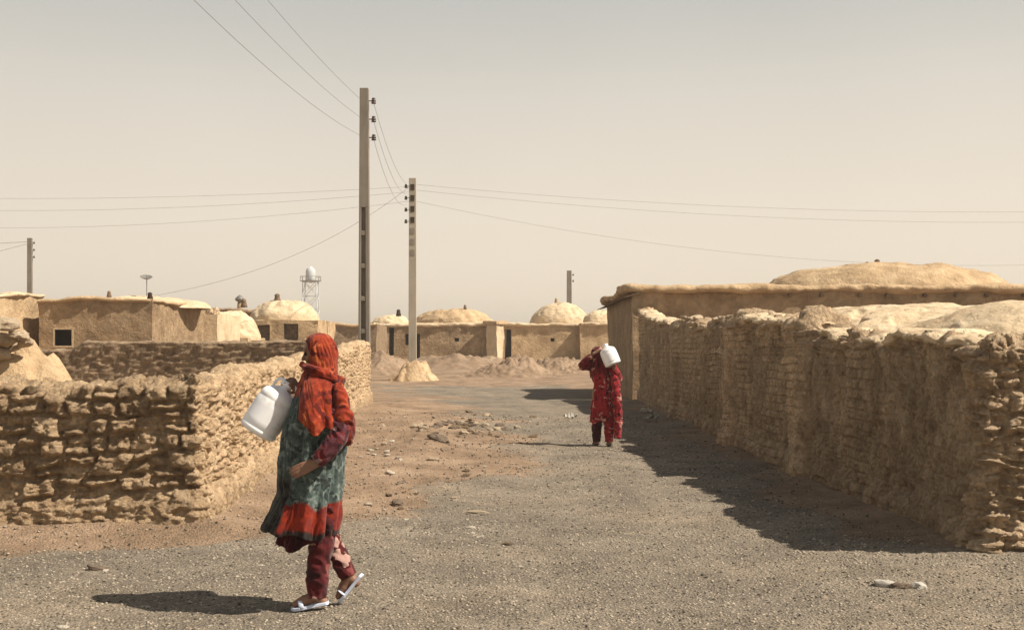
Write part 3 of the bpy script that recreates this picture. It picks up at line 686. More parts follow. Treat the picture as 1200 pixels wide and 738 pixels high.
# mounds of loose earth before the far houses
def heap(name, c, rx, ry, h, material, label, cat='mound', seed=0, rough=.4, n=90, stonesz=None):
    u = np.linspace(-1.25, 1.25, n); U, W = np.meshgrid(u, u, indexing='ij'); r_ = np.hypot(U, W)
    P = np.stack([U*rx+c[0], W*ry+c[1], 0*U], -1)
    env = np.exp(-(r_*1.35)**2.4)
    z = h*env*(1+rough*fbm(P*1.2+seed, 4, 3)*1.5)+env**.5*rough*h*.35*fbm(P*4, 3, 5)
    if stonesz:
        f1, f2, i_ = worley(P/stonesz, 5); z = z+env**.5*stonesz*.55*sst(0, .5, f2-f1)*(.3+i_)
        tn = .2+.7*i_
    else: tn = .5+.4*fbm(P, 3, 2)
    z = z+gh(P[..., 0], P[..., 1], False)-.10-.2*sst(1, 1.25, r_)
    base = np.array([c[0], c[1], gz(c[0], c[1])])
    P = np.stack([P[..., 0], P[..., 1], z], -1)-base
    k = (r_.ravel() < 1.24); f = gridf(n, n); f = f[k[f].all(1)]
    o = link(name, mesh(name, P, f, attr={'tint': np.clip(tn, 0, 1)}), material); o.location = base
    return tag(o, label, cat)
heap('earth_mound', (xw(600, 58), 58, 0), 2.6, 3.0, .80, M['dirt'], 'broad mound of earth and rubble midway before the far houses', seed=1, stonesz=.4)
heap('earth_mound', (xw(655, 62), 62, 0), 2.2, 3.0, .70, M['dirt'], 'mound of broken earth in front of the house with the rounded dome', seed=2, stonesz=.35)
heap('earth_mound', (xw(540, 66), 66, 0), 4.6, 3.2, .75, M['dirt'], 'smooth low bank of earth before the long brown house', seed=3)
heap('earth_mound', (xw(446, 60), 60, 0), 2.2, 3.0, 1.0, M['dirt'], 'brown earth bank between the two nearest poles', seed=4)
heap('earth_mound', (-4.75, 10.6, 0), 1.55, 1.1, 1.50, M['plaster'], 'crumbling tan lump of mud and stones rising behind the left foreground wall', seed=5, rough=.20, stonesz=.30)
heap('earth_mound', (-12.0, 43.6, 0), 2.2, 1.3, 2.9, M['adobe'], 'heap of dark rubble before the small domed hut', seed=6, stonesz=.4)

# ------------------------------------------------------------ utility poles and lines
def pole(loc, H, w0, w1, label, mt, ladder_from=0, ladder_to=0, nins=3, ins_side=1, rz=0, d=.22, simple=False):
    e = empty('utility_pole', loc, rz); m_ = MB(); N_ = 2 if simple else 24
    def W(z): return w0+(w1-w0)*z/H
    def prism(x0f, x1f, y0, y1, za, zb):
        V = []
        for z in (za, zb):
            wz = W(z)
            V += [(x0f*wz/2, y0, z), (x1f*wz/2, y0, z), (x1f*wz/2, y1, z), (x0f*wz/2, y1, z)]
        m_.add(V, [(0,3,2,1),(4,5,6,7),(0,1,5,4),(1,2,6,5),(2,3,7,6),(3,0,4,7)])
    if ladder_to > ladder_from:
        prism(-1, 1, -d/2, d/2, -.4, ladder_from); prism(-1, 1, -d/2, d/2, ladder_to, H)
        prism(-1, -.55, -d/2, d/2, ladder_from+.002, ladder_to-.002); prism(.30, 1, -d/2, d/2, ladder_from+.002, ladder_to-.002)
        prism(-.548, .298, d*.1, d*.4, ladder_from+.002, ladder_to-.002)
        z = ladder_from+.75
        while z < ladder_to-.3: prism(-.546, .296, -d/2+.01, d*.098, z, z+.14); z += 1.0
    else: prism(-1, 1, -d/2, d/2, -.4, H)
    m_.build('shaft', mt, e, bevel=.012)
    for k in range(nins):
        z = H-.38-k*.56; i_ = MB()
        x = ins_side*(W(z)/2); sg = ins_side
        i_.tube([(x-.02*sg, 0, z), (x+.14*sg, 0, z)], .016, 6)
        i_.lathe([(.03, -.09), (.07, -.085), (.075, -.05), (.045, -.035), (.07, -.02), (.072, .02), (.04, .04), (.06, .055), (.05, .09)], 12, Matrix.Translation((x+.15*sg, 0, z)))
        i_.build('insulator', M['porcelain'], e, smooth=True)
    tag(e, label, 'utility pole', 'concrete poles carrying the power lines')
    return e
P1 = Vector(((427-600)/F*34, 34, 0)); H1 = CH+(HZ-104)/F*34
pl = pole(P1, H1, .37, .26, 'tallest concrete pole, dark with a hollowed laddered shaft', M['concrete'], .3, H1-3.65, 3)
P2 = Vector(((483.5-600)/F*53, 53, gz((483.5-600)/F*53, 53))); H2 = CH+(HZ-209)/F*53-P2.z
p2 = pole(P2, H2, .38, .33, 'lighter concrete pole rising from a pale mound, right of the tallest pole', M['concrete_light'], 0, 0, 4, -1)
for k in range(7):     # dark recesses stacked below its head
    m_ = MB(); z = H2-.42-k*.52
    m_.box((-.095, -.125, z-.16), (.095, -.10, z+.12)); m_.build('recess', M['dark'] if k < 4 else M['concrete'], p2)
P3 = at(667, 410, 100); pole((P3.x, 100, .9), zw(317, 100)-.9, .5, .42, 'short far pole standing behind the rounded dome', M['concrete'], nins=2)
P4 = at(35, 410, 88); pole((P4.x, 88, .9), zw(279, 88)-.9, .40, .36, 'thin far pole at the left edge above the pale house', M['concrete'], nins=3)
# pale footing of the second pole
c = (P2.x+.1, P2.y-.1)
heap('earth_mound', (c[0], c[1], 0), 1.15, .9, 1.0, M['plaster'], 'pale mound of earth packed round the foot of the lighter pole', seed=9, rough=.35, stonesz=.55)
def wire(a, b, sag, label, r_=.009, n=40, r2=None, group=None):
    a, b = Vector(a), Vector(b); pts = []; rs = []
    for i in range(n+1):
        t_ = i/n; p = a.lerp(b, t_); p.z -= sag*4*t_*(1-t_); pts.append(p-a); rs.append(r_+((r2 or r_)-r_)*t_)
    V, Fc = tube(pts, rs, 6); o = link('power_line', mesh('power_line', V, Fc), M['wire']); o.location = a
    return tag(o, label, 'power line', group)
ends0 = Vector((P1.x-.9, -8, 0))
names = ['uppermost', 'middle', 'lowest']
for k in range(3):
    z = H1-.30-k*.56; 
    wire((P1.x-.15, 34, z), (ends0.x, ends0.y, z+.2), .95+.15*k, f'{names[k]} of the three lines rising from the tallest pole to the upper left', .0048, group='lines from the tallest pole to the upper left', r2=.004)
for k in range(3):
    wire((P1.x+.27, 34, H1-.38-k*.56), (P2.x-.3, 53, P2.z+H2-.25-k*.5), .45+.1*k, f'{names[k]} of the thin lines linking the two nearest poles', .006, group='lines linking the two nearest poles')
for k, (zz_, sg, nm_) in enumerate([(.15, 1.3, 'uppermost'), (.42, 1.45, 'second'), (.95, 3.0, 'third')]):
    wire((P2.x+.2, 53, P2.z+H2-zz_-.15), (52, 60+k*.3, 10.3-[0, .45, 1.2][k]), sg, f'{nm_} line from the lighter pole to the right edge', .0058, group='lines running to the right of the lighter pole')
for k, (zz_, sg, nm_) in enumerate([(.25, .6, 'uppermost'), (.50, .9, 'middle'), (.95, 1.15, 'lowest')]):
    wire((P2.x-.2, 53, P2.z+H2-zz_-.15), (-46, 61+k*.3, 10.5-[0, .35, 1.15][k]), sg, f'{nm_} line from the lighter pole to the left edge', .0058, group='lines running to the left of the lighter pole')
sdp = at(150, 351, 38)
wire((P2.x-.2, 53, P2.z+H2-.45), sdp, .9, 'thicker slanting cable from the lighter pole down to the brown flat house', .011, r2=.009)
wire((P4.x, 88, zw(285, 88)), (P4.x-9, 60, zw(365, 60)), .5, 'thin stay line falling left from the far left pole', .02)
wire((P4.x, 88, zw(283, 88)), (P4.x-14, 80, zw(283, 80)), .3, 'thin level line leaving the far left pole', .02)

p = at(172, 345, 38.5); small_antenna('antenna', (p.x, 38.5, 3.35), zw(327, 38.5)-3.35, 'dish antenna on a thin mast above the brown flat house', True, s=.5)
p = at(281, 358, 60); e = empty('chimney_pot', (p.x, 60, 3.6)); 
m_ = MB(); m_.lathe([(.16, -.3), (.14, .3), (.12, .55)], 10); m_.build('pipe', M['plaster'], e, smooth=True)
m_ = MB(); m_.lathe([(.10, .55), (.24, .62), (.26, .72), (.12, .86), (.03, .92)], 12); m_.build('cowl', M['metal'], e, smooth=True)
tag(e, 'capped chimney pot above the long roof, left of the domed house', 'chimney pot')

# water tower far away
Yt = 260; p = at(364, 410, Yt); e = empty('water_tower', (p.x, Yt, .95)); z1 = zw(330, Yt)-.95; z2 = zw(312, Yt)-.95
m_ = MB(); w_ = 1.55
for sx in (-1, 1):
    for sy in (-1, 1): 
        l = MB(); l.tube([(sx*w_*1.25, sy*w_*1.25, -1), (sx*w_, sy*w_, z1)], .11, 8); l.build('leg', M['tower_white'], e)
for k in range(5):
    za = z1*k/5; zb = z1*(k+1)/5; fa = 1.25-.25*k/5; fb = 1.25-.25*(k+1)/5
    for sy in (-1, 1):
        m_.tube([(-w_*fa, sy*w_*fa, za), (w_*fb, sy*w_*fb, zb)], .07, 5); m_.tube([(w_*fa, sy*w_*fa, za), (-w_*fb, sy*w_*fb, zb)], .07, 5)
        m_.tube([(-w_*fb, sy*w_*fb, zb), (w_*fb, sy*w_*fb, zb)], .09, 5); m_.tube([(sy*w_*fb, -w_*fb, zb), (sy*w_*fb, w_*fb, zb)], .09, 5)
        m_.tube([(sy*w_*fa, -w_*fa, za), (sy*w_*fb, w_*fb, zb)], .07, 5)
m_.build('bracing', M['tower_white'], e)
m_ = MB(); m_.lathe([(.4, z1-.3), (1.0, z1+.2), (1.15, z1+.6), (1.15, z2-1.2), (.9, z2-.6), (.2, z2)], 24); m_.build('tank', M['tower_white'], e, smooth=True)
m_ = MB()
for k in range(14):
    a = 2*math.pi*k/14; m_.tube([(2.4*math.cos(a), 2.4*math.sin(a), z1+.2), (2.4*math.cos(a), 2.4*math.sin(a), z1+1.2)], .05, 5)
m_.tube([(2.4*math.cos(2*math.pi*k/28), 2.4*math.sin(2*math.pi*k/28), z1+1.2) for k in range(29)], .05, 5)
m_.lathe([(2.5, z1+.1), (2.5, z1+.2), (1.6, z1+.21)], 24); m_.build('railing', M['metal'], e)
tag(e, 'distant white water tower on lattice legs, beside the domed house', 'water tower')

# ------------------------------------------------------------ stones
import bmesh
def rock_mesh(name, seed, flat=.7):
    bm = bmesh.new(); bmesh.ops.create_icosphere(bm, subdivisions=3, radius=.5)
    V = np.array([v.co[:] for v in bm.verts]); q = V*2.2+seed*9.1
    f1, f2, i_ = worley(V*2.1+seed*3.3, seed)
    V = V*(1+.45*fbm(q, 3, seed)+.16*fbm(q*3, 3, seed+5)-.30*f1)[:, None]
    V = np.sign(V)*np.abs(V)**.85; V[:, 2] *= flat
    for v, c in zip(bm.verts, V): v.co = c
    me = bpy.data.meshes.new(name); bm.to_mesh(me); bm.free()
    me.polygons.foreach_set('use_smooth', np.full(len(me.polygons), True))
    try: me.set_sharp_from_angle(angle=R(28))
    except Exception: pass
    return me
RK = {}
for key in ('stone', 'stone_pale', 'stone_dark', 'rubble', 'litter', 'rubble_pale'):
    RK[key] = []
    for i in range(5):
        me = rock_mesh('stone', i+{'stone': 0, 'stone_pale': 10, 'stone_dark': 20, 'rubble': 30, 'litter': 40, 'rubble_pale': 30}[key], .75); me.materials.append(M[key]); RK[key].append(me)
def rock(loc, size, key, label, group=None, i=None, cat='stone', name='stone', rot=None):
    me = random.choice(RK[key]) if i is None else RK[key][i]
    o = bpy.data.objects.new(name, me); C.objects.link(o); o.location = loc; o.scale = size
    o.rotation_euler = rot or (random.uniform(-.25, .25), random.uniform(-.25, .25), random.uniform(0, 6.28))
    return tag(o, label, cat, group)
def gpt(px, py):
    Y_ = CH*F/(py-HZ)
    for _ in range(6): Y_ = (CH-gz((px-600)/F*Y_, Y_))*F/(py-HZ)
    return (px-600)/F*Y_, Y_
# stones piled on the mud lump at the top left
PL = ['top stone in the middle', 'upper right stone', 'left middle stone', 'lower right stone', 'lower middle stone', 'upper left stone', 'lower left stone', 'highest left stone']
for k, (px_, py_, s, sx) in enumerate([(8, 378, .15, 1.4), (22, 390, .13, 1.5), (3, 396, .17, 1.6), (30, 399, .12, 1.2), (14, 405, .12, 1.7), (-12, 388, .2, 1.2), (-20, 400, .24, 1.3), (-6, 371, .12, 1.1)]):
    p = at(px_, py_, 10.15+.07*k); rock((p.x, p.y, p.z-.02), (s*sx, s*1.2, s), 'rubble_pale', PL[k]+' of the pile on the left mud lump', 'stones piled on the mud lump')
rock(at(-16, 410, 10.4), (.45, .5, .26), 'rubble_pale', 'biggest boulder under the small pile of stones at the left edge', i=2)
# stones lying along the wall tops
for k in range(22):
    y = random.uniform(9.9, 28.5); x = np.interp(y, [q[1] for q in LW[1:]], [q[0] for q in LW[1:]])-random.uniform(.05, .35); s = random.uniform(.07, .15)
    z = float(hL(np.array([x]), np.array([y]), 0)[0]); rock((x, y, z+s*.12), (s*1.3, s*1.3, s), 'rubble', 'loose stone on top of the left foreground wall', 'loose stones on the left wall')
for k in range(14):
    x = random.uniform(-4.5, -2.9); s = random.uniform(.07, .14); z = float(hL(np.array([x]), np.array([9.5]), 0)[0])
    rock((x, 9.45+random.uniform(.05, .35), z+s*.1), (s*1.5, s*1.3, s), 'rubble', 'loose stone on top of the left foreground wall', 'loose stones on the left wall')
for k in range(56):
    y = random.uniform(18, 25.5) if k < 46 else random.uniform(8.6, 12.5); x = np.interp(y, [q[1] for q in RW[1:]], [q[0] for q in RW[1:]])+random.uniform(.03, .35); s = random.uniform(.08, .22) if y > 18 else random.uniform(.05, .12)
    z = float(hR(np.array([x]), np.array([y]), 0)[0]); rock((x, y, z+s*.1+(random.uniform(0, .12) if y > 18 else 0)), (s*1.4, s*1.2, s*.7), 'rubble_pale', 'loose lump of rubble on top of the right adobe wall', 'loose rubble on the right wall')
# notable stones on the ground
def gstone(px, py, sx, sy, sz, key, label, group=None, i=None, **k):
    x, y = gpt(px, py); return rock((x, y, gz(x, y)+sz*.22), (sx, sy, sz), key, label, group, i, **k)
gstone(515, 517, .34, .2, .18, 'stone_dark', 'dark brown angular stone on the earth bank left of the lane', i=1, rot=(0, .3, -.5))
gstone(560, 602, .26, .12, .06, 'stone', 'flat tan stone lying midway between the woman and the lane', i=2, rot=(0, 0, -.1))
gstone(466, 591, .18, .12, .09, 'stone_dark', 'small dark stone on the earth just right of the woman', i=3)
gstone(1040, 688, .17, .09, .075, 'litter', 'larger pale stone in the pair before the right wall end', i=1)
gstone(1077, 690, .11, .08, .08, 'litter', 'smaller white stone of the pair before the right wall end', i=3)
gstone(1056, 690, .16, .08, .07, 'stone_dark', 'dark stone standing for the shadow between the two white stones before the right wall', i=3)  # added stone, its dark colour imitates the shadows of the pale pair
gstone(118, 668, .20, .08, .06, 'stone_dark', 'dark flat stone at the foot of the left wall', i=0, rot=(0, .2, .3))
gstone(95, 676, .12, .05, .03, 'stone_dark', 'thin dark splinter left of the flat stone by the left wall', i=4)
gstone(74, 737, .07, .06, .04, 'stone_pale', 'pale pebble at the bottom edge left of the woman shadow', i=4)
gstone(842, 577, .10, .07, .05, 'stone_dark', 'dark stone in the lane just outside the wall shadow', i=2)
for k in range(65):       # broken patch on the bank
    px_ = random.gauss(545, 32); py_ = random.gauss(499, 7); s = random.uniform(.06, .17)
    gstone(px_, max(480, py_), s*1.3, s, s*.7, random.choice(['stone', 'stone_dark', 'stone', 'rubble']), 'broken stone in the dug-over patch on the bank left of the lane', 'broken stones on the dug-over bank')
for k in range(55):
    px_ = random.uniform(425, 600); py_ = random.uniform(465, 640); s = random.uniform(.03, .11)*(.7 if py_ > 560 else 1)
    if px_ < 450 and py_ < 485: continue
    gstone(px_, py_, s*1.3, s, s*.6, random.choice(['stone', 'stone_dark', 'stone', 'rubble', 'stone_pale']), 'small stone scattered over the bare earth left of the lane', 'small stones on the bare earth')
for k in range(18):
    px_ = random.gauss(450, 28); py_ = random.gauss(529, 4); s = random.uniform(.03, .08)
    gstone(px_, py_, s*1.4, s, s*.6, 'stone_pale', 'whitish fragment in the line of pale bits right of the woman', 'whitish fragments right of the woman')
for k in range(26):
    px_ = random.uniform(600, 1180); py_ = random.uniform(560, 735); s = random.uniform(.02, .05)
    if px_ > 1130 and py_ < 668: continue
    x_, y_q = gpt(px_, py_)
    if x_ > 3.2 and y_q > 7.9: continue
    gstone(px_, py_, s*1.3, s, s*.6, random.choice(['stone', 'stone_pale', 'stone_pale', 'stone_dark']), 'small stone lying loose on the gravel lane', 'small stones on the gravel lane')
for k in range(14):
    px_ = random.uniform(0, 330); py_ = random.uniform(650, 735); s = random.uniform(.02, .055)
    gstone(px_, py_, s*1.3, s, s*.6, random.choice(['stone', 'stone_pale', 'stone_dark']), 'small stone on the ground before the left wall', 'small stones before the left wall')
# crumpled scraps in the shade of the right wall
for k, (px_, py_, lb) in enumerate([(757, 484, 'crumpled white scrap in the wall shade, farther of the two'), (764, 492, 'crumpled white scrap in the wall shade, nearer of the two'), (669, 491, 'small pale scrap in the lane left of the figure in red')]):
    x, y = gpt(px_, py_); bm = bmesh.new(); bmesh.ops.create_grid(bm, x_segments=9, y_segments=6, size=.5)
    for v in bm.verts: q = np.array(v.co[:])*3+k*5; v.co = (v.co.x*.26+.05*float(fbm(q[None]+4, 2, 8)[0]), v.co.y*.16+.05*float(fbm(q[None]+9, 2, 9)[0]), .22*abs(float(fbm(q[None], 3, k)[0]))+.01)
    me = bpy.data.meshes.new('litter_scrap'); bm.to_mesh(me); bm.free(); o = link('litter_scrap', me, M['litter']); o.location = (x, y, gz(x, y)+.015); o.rotation_euler = (0, 0, .4)
    sm = o.modifiers.new('solid', 'SOLIDIFY'); sm.thickness = .006; tag(o, lb, 'litter')

# gravel: countless pebbles, one object
def pebbles(n, region, smin, smax, name, seed):
    rng = np.random.default_rng(seed); pts = []
    tot = 0
    while tot < n:
        Y_ = 5.2*(region[1]/5.2)**(rng.random(n)**1.0); x = (rng.random(n)*1.16-.08-.5)*1200/F*Y_
        m_ = rmask(x, Y_); pr = np.clip(.45+m_*.55, .22, 1); inside = (x < np.interp(Y_, [8.2, 33.9], [3.25, 3.75])) | (Y_ < 8.05)
        inside &= (x > np.interp(Y_, [9.3, 29.5], [-2.55, -3.9])) | (Y_ < 9.25)
        k = (rng.random(n) < pr) & inside; pts.append(np.stack([x[k], Y_[k]], -1)); tot += k.sum()
    P = np.concatenate(pts)[:n]; z = gh(P[:, 0], P[:, 1])
    base = np.array([(1,0,0),(0,1,0),(-1,0,0),(0,-1,0),(0,0,1),(0,0,-1)], float)
    fs = np.array([(0,1,4),(1,2,4),(2,3,4),(3,0,4),(1,0,5),(2,1,5),(3,2,5),(0,3,5)])
    s = smin+(smax-smin)*rng.random(n)**3; s = s*(.55+.06*P[:, 1])
    V = base[None]*(1+.5*(rng.random((n, 6, 1))-.5))*np.array([1, .8, .55])*s[:, None, None]
    a = rng.random(n)*6.28; ca, sa = np.cos(a)[:, None], np.sin(a)[:, None]
    Vx = V[..., 0]*ca-V[..., 1]*sa; Vy = V[..., 0]*sa+V[..., 1]*ca
    V = np.stack([Vx+P[:, 0:1], Vy+P[:, 1:2], V[..., 2]+z[:, None]+.008+s[:, None]*.15], -1)
    Fc = (fs[None]+np.arange(n)[:, None, None]*6).reshape(-1, 3)
    tn = np.repeat(rng.random(n), 6)
    return link(name, mesh(name, V, Fc, smooth=True, attr={'tint': tn}), M['pebble'])
M['pebble'] = mat('pebble', [(.20, .17, .13), (.28, .24, .19)], 8, bump=0, tint=.8)
o = pebbles(60000, (0, 26.), .004, .017, 'gravel', 3); tag(o, 'grey and tan gravel pebbles strewn over the lane', kind='stuff')

# ------------------------------------------------------------ dusty air
hz = MB(); hz.box((-4400, -70, -1.5), (4400, 4650, 26)); ho = link('haze', mesh('haze', hz.V, hz.F, False), None)
hm_ = bpy.data.materials.new('dusty_air'); hm_.use_nodes = True; N = hm_.node_tree.nodes; N.remove(N['Principled BSDF'])
pv = N.new('ShaderNodeVolumePrincipled'); pv.inputs['Color'].default_value = (.94, .875, .785, 1); pv.inputs['Density'].default_value = .0011; pv.inputs['Anisotropy'].default_value = .3
hm_.node_tree.links.new(pv.outputs[0], N['Material Output'].inputs['Volume']); ho.data.materials.append(hm_); ho.display_type = 'WIRE'
tag(ho, 'thin pale dust hanging in the air over the village', kind='stuff')

# ------------------------------------------------------------ people
def sphere_pts(c, r, n=12, m=8, Rm=None):
    c = Vector(c); r = r if hasattr(r, '__len__') else (r, r, r); V = []; Fc = []
    for i in range(m+1):
        ph = math.pi*i/m
        for k in range(n):
            a = 2*math.pi*k/n; v = Vector((r[0]*math.sin(ph)*math.cos(a), r[1]*math.sin(ph)*math.sin(a), r[2]*math.cos(ph)))
            V.append(c+(Rm@v if Rm else v))
    for i in range(m):
        for k in range(n): Fc.append((i*n+k, (i+1)*n+k, (i+1)*n+(k+1) % n, i*n+(k+1) % n))
    return V, Fc
class Flesh(MB):
    """overlapping closed volumes, fused by voxels into one continuous body"""
    def limb(s, a, b, ra, rb, n=14):
        a, b = Vector(a), Vector(b); d = (b-a).normalized(); k = 5; pts = []; rs = []
        for i in range(k): t_ = math.pi/2*(1-i/k); pts.append(a-d*ra*math.sin(t_)); rs.append(max(.001, ra*math.cos(t_)))
        pts += [a, b]; rs += [ra, rb]
        for i in range(1, k+1): t_ = math.pi/2*i/k; pts.append(b+d*rb*math.sin(t_)); rs.append(max(.001, rb*math.cos(t_)))
        return s.tube(pts, rs, n)
    def chain(s, P, rr):
        for i in range(len(P)-1): s.limb(P[i], P[i+1], rr[i], rr[i+1])
        return s
    def ball(s, c, r, Rm=None): V, Fc = sphere_pts(c, r, Rm=Rm); return s.add(V, Fc)
    def hand(s, w_, fwd, palm, side, curl=.9, sc=1.0):
        """wrist, direction of the fingers, palm normal (the side the fingers close on), side = thumb side"""
        w_ = Vector(w_); f = Vector(fwd).normalized(); p = Vector(palm); p = (p-f*p.dot(f)).normalized(); a = f.cross(p).normalized()*side
        for k in range(4): s.limb(w_+a*(.012-.008*k)*sc, w_+f*.085*sc+a*(.030-.020*k)*sc, .015*sc, .0115*sc, 8)
        for k, L_ in enumerate((.072, .08, .074, .058)):
            q = w_+f*.088*sc+a*(.031-.0205*k)*sc; d = f.copy(); ang = curl*(.55+.08*k); rr = .0095
            for seg, fr in enumerate((.45, .32, .23)):
                d = (Matrix.Rotation(ang*(1.0 if seg else .8), 3, f.cross(p))@d).normalized(); e = q+d*L_*fr*sc; s.limb(q, e, rr*sc, (rr-.0008)*sc, 8); q = e; rr -= .0008
        q = w_+f*.025*sc+a*.022*sc; d = (f*.6+a*.75+p*.35).normalized(); e = q+d*.04*sc; s.limb(q, e, .013*sc, .011*sc, 8)
        d2 = (f*.8+a*.15+p*.6).normalized(); s.limb(e, e+d2*.032*sc, .0105*sc, .009*sc, 8)
    def head(s, c, face, tilt=0, sc=1.0):
        f = Vector(face).normalized(); u = Vector((0, 0, 1)); u = (u-f*u.dot(f)).normalized(); l = u.cross(f)
        Rm = Matrix((f, l, u)).transposed(); c = Vector(c); P = lambda x, y, z: c+Rm@Vector((x, y, z))*sc
        s.ball(P(-.008, 0, .025), (.098*sc, .076*sc, .092*sc), Rm)
        s.ball(P(.018, 0, -.03), (.072*sc, .062*sc, .085*sc), Rm)
        s.limb(P(.082, 0, .022), P(.104, 0, -.018), .008*sc, .0125*sc, 8)          # nose
        s.ball(P(.072, 0, -.095), (.02*sc, .024*sc, .018*sc), Rm)                     # chin
        s.limb(P(.082, -.018, -.053), P(.082, .018, -.053), .0075*sc, .0075*sc, 8); s.limb(P(.080, -.014, -.065), P(.080, .014, -.065), .008*sc, .008*sc, 8)   # lips
        s.limb(P(.078, -.045, .036), P(.078, .045, .036), .012*sc, .012*sc, 8)        # brow
        for sg in (-1, 1):
            s.ball(P(.062, sg*.038, -.018), (.022*sc, .024*sc, .022*sc), Rm); s.ball(P(-.005, sg*.077, -.005), (.018*sc, .008*sc, .030*sc), Rm)
        return P, Rm
    def foot(s, ank, toe, up=(0, 0, 1)):
        a = Vector(ank); t_ = Vector(toe); d = (t_-a); s.limb(a, a+d*.55, .036, .030); s.limb(a+d*.5, t_, .034, .019); h = a-Vector((d.x, d.y, 0)).normalized()*.04; h.z = a.z-.035; s.limb(a, h, .034, .028)
    def fuse(s, name, mat_, parent, vox=.006, sm=3):
        o = link(name, mesh(name, s.V, s.F, True), mat_, parent)
        r_ = o.modifiers.new('fuse', 'REMESH'); r_.mode = 'VOXEL'; r_.voxel_size = vox; r_.use_smooth_shade = True
        q = o.modifiers.new('smooth', 'SMOOTH'); q.iterations = sm; q.factor = .5
        bpy.context.view_layer.update(); dg = bpy.context.evaluated_depsgraph_get()
        me = bpy.data.meshes.new_from_object(o.evaluated_get(dg)); me.name = name; o.modifiers.clear(); o.data = me
        return o
def loft(name, rows, zbot, mat_, parent, foldA, nfold=7, n=160, m=110, seed=0, sharp=1.0, cut=None, cy=None, thick=.004, fr=3.2, twist=0.0, wrinkle=.012):
    """cloth hung round the body: rows = (z, x_left, x_right, y_half); zbot(theta) = lower edge"""
    rows = sorted(rows, key=lambda r_: -r_[0]); z = np.array([r_[0] for r_ in rows]); ztop = z[0]
    th = np.linspace(0, 2*math.pi, n, endpoint=False); v = np.linspace(0, 1, m)
    T, Vv = np.meshgrid(th, v, indexing='ij'); zb = np.vectorize(zbot)(th)
    Zz = ztop+(zb[:, None]-ztop)*Vv
    def ip(k):
        fz = np.linspace(z[-1], ztop, 200); y = np.interp(fz, z[::-1], np.array([r_[k] for r_ in rows])[::-1])
        yy = y.copy()
        for _ in range(6): yy[1:-1] = .25*yy[:-2]+.5*yy[1:-1]+.25*yy[2:]
        return np.interp(Zz, fz, yy)
    xl_, xr_, yh = ip(1), ip(2), ip(3); cx = (xl_+xr_)/2; rx = (xr_-xl_)/2
    circ = np.stack([np.cos(T), np.sin(T), Zz*1.2], -1)
    A = foldA(Vv)
    f = np.sin(nfold*T+2.2*fbm(circ*1.3+seed, 3, seed)*2+1.5*Vv); f = np.sign(f)*np.abs(f)**sharp
    f = f*.6+.9*fbm(np.stack([np.cos(T)*3.2, np.sin(T)*3.2, Zz*1.4], -1)+seed, 4, seed+3)
    k = 1+A*f
    px_ = cx+rx*k*np.cos(T); py_ = yh*k*np.sin(T)+(0 if cy is None else cy(Zz))
    P = np.stack([px_, py_, Zz], -1)
    def ridge(G, o, sd): 
        r_ = 0; a_ = 1.0; t_ = 0
        for q in range(o): r_ = r_+a_*(1-2.6*np.abs(vnoise(G*(1.9**q)+sd*3.1+q*7, sd+q))); t_ += a_; a_ *= .55
        return r_/t_
    tw = T+.55*fbm(P*2.2+seed, 2, seed+31)+twist*(Zz-ztop)
    w_ = ridge(np.stack([np.cos(tw)*fr, np.sin(tw)*fr, Zz*2.2], -1), 3, seed+9)
    w2 = ridge(np.stack([np.cos(T)*2.6+Zz*2.5, np.sin(T)*2.6+Zz*3.5, Zz*4.5], -1)+.5*fbm(P*4, 2, seed)[..., None], 3, seed+12)
    gro = np.clip((ztop-Zz)/.12, .25, 1)
    w_ = w_*gro; w2 = w2*gro
    for ax, tr in ((0, np.cos(T)), (1, np.sin(T))): P[..., ax] += wrinkle*(w_+.8*w2)*tr*np.minimum(1, rx/.05)
    P[..., 2] += .35*wrinkle*w_
    fc = gridf(n, m, cu=True, flip=True)
    if cut is not None:
        cen_t = T.ravel()[fc[:, 0]]; cen_z = Zz.ravel()[fc[:, 0]]; fc = fc[~cut(cen_t, cen_z)]
    o = link(name, mesh(name, P, fc, attr={'v': Vv, 'front': -np.cos(T)*.5+.5}), mat_, parent)
    if thick: q = o.modifiers.new('solid', 'SOLIDIFY'); q.thickness = thick; q.offset = 1
    return o
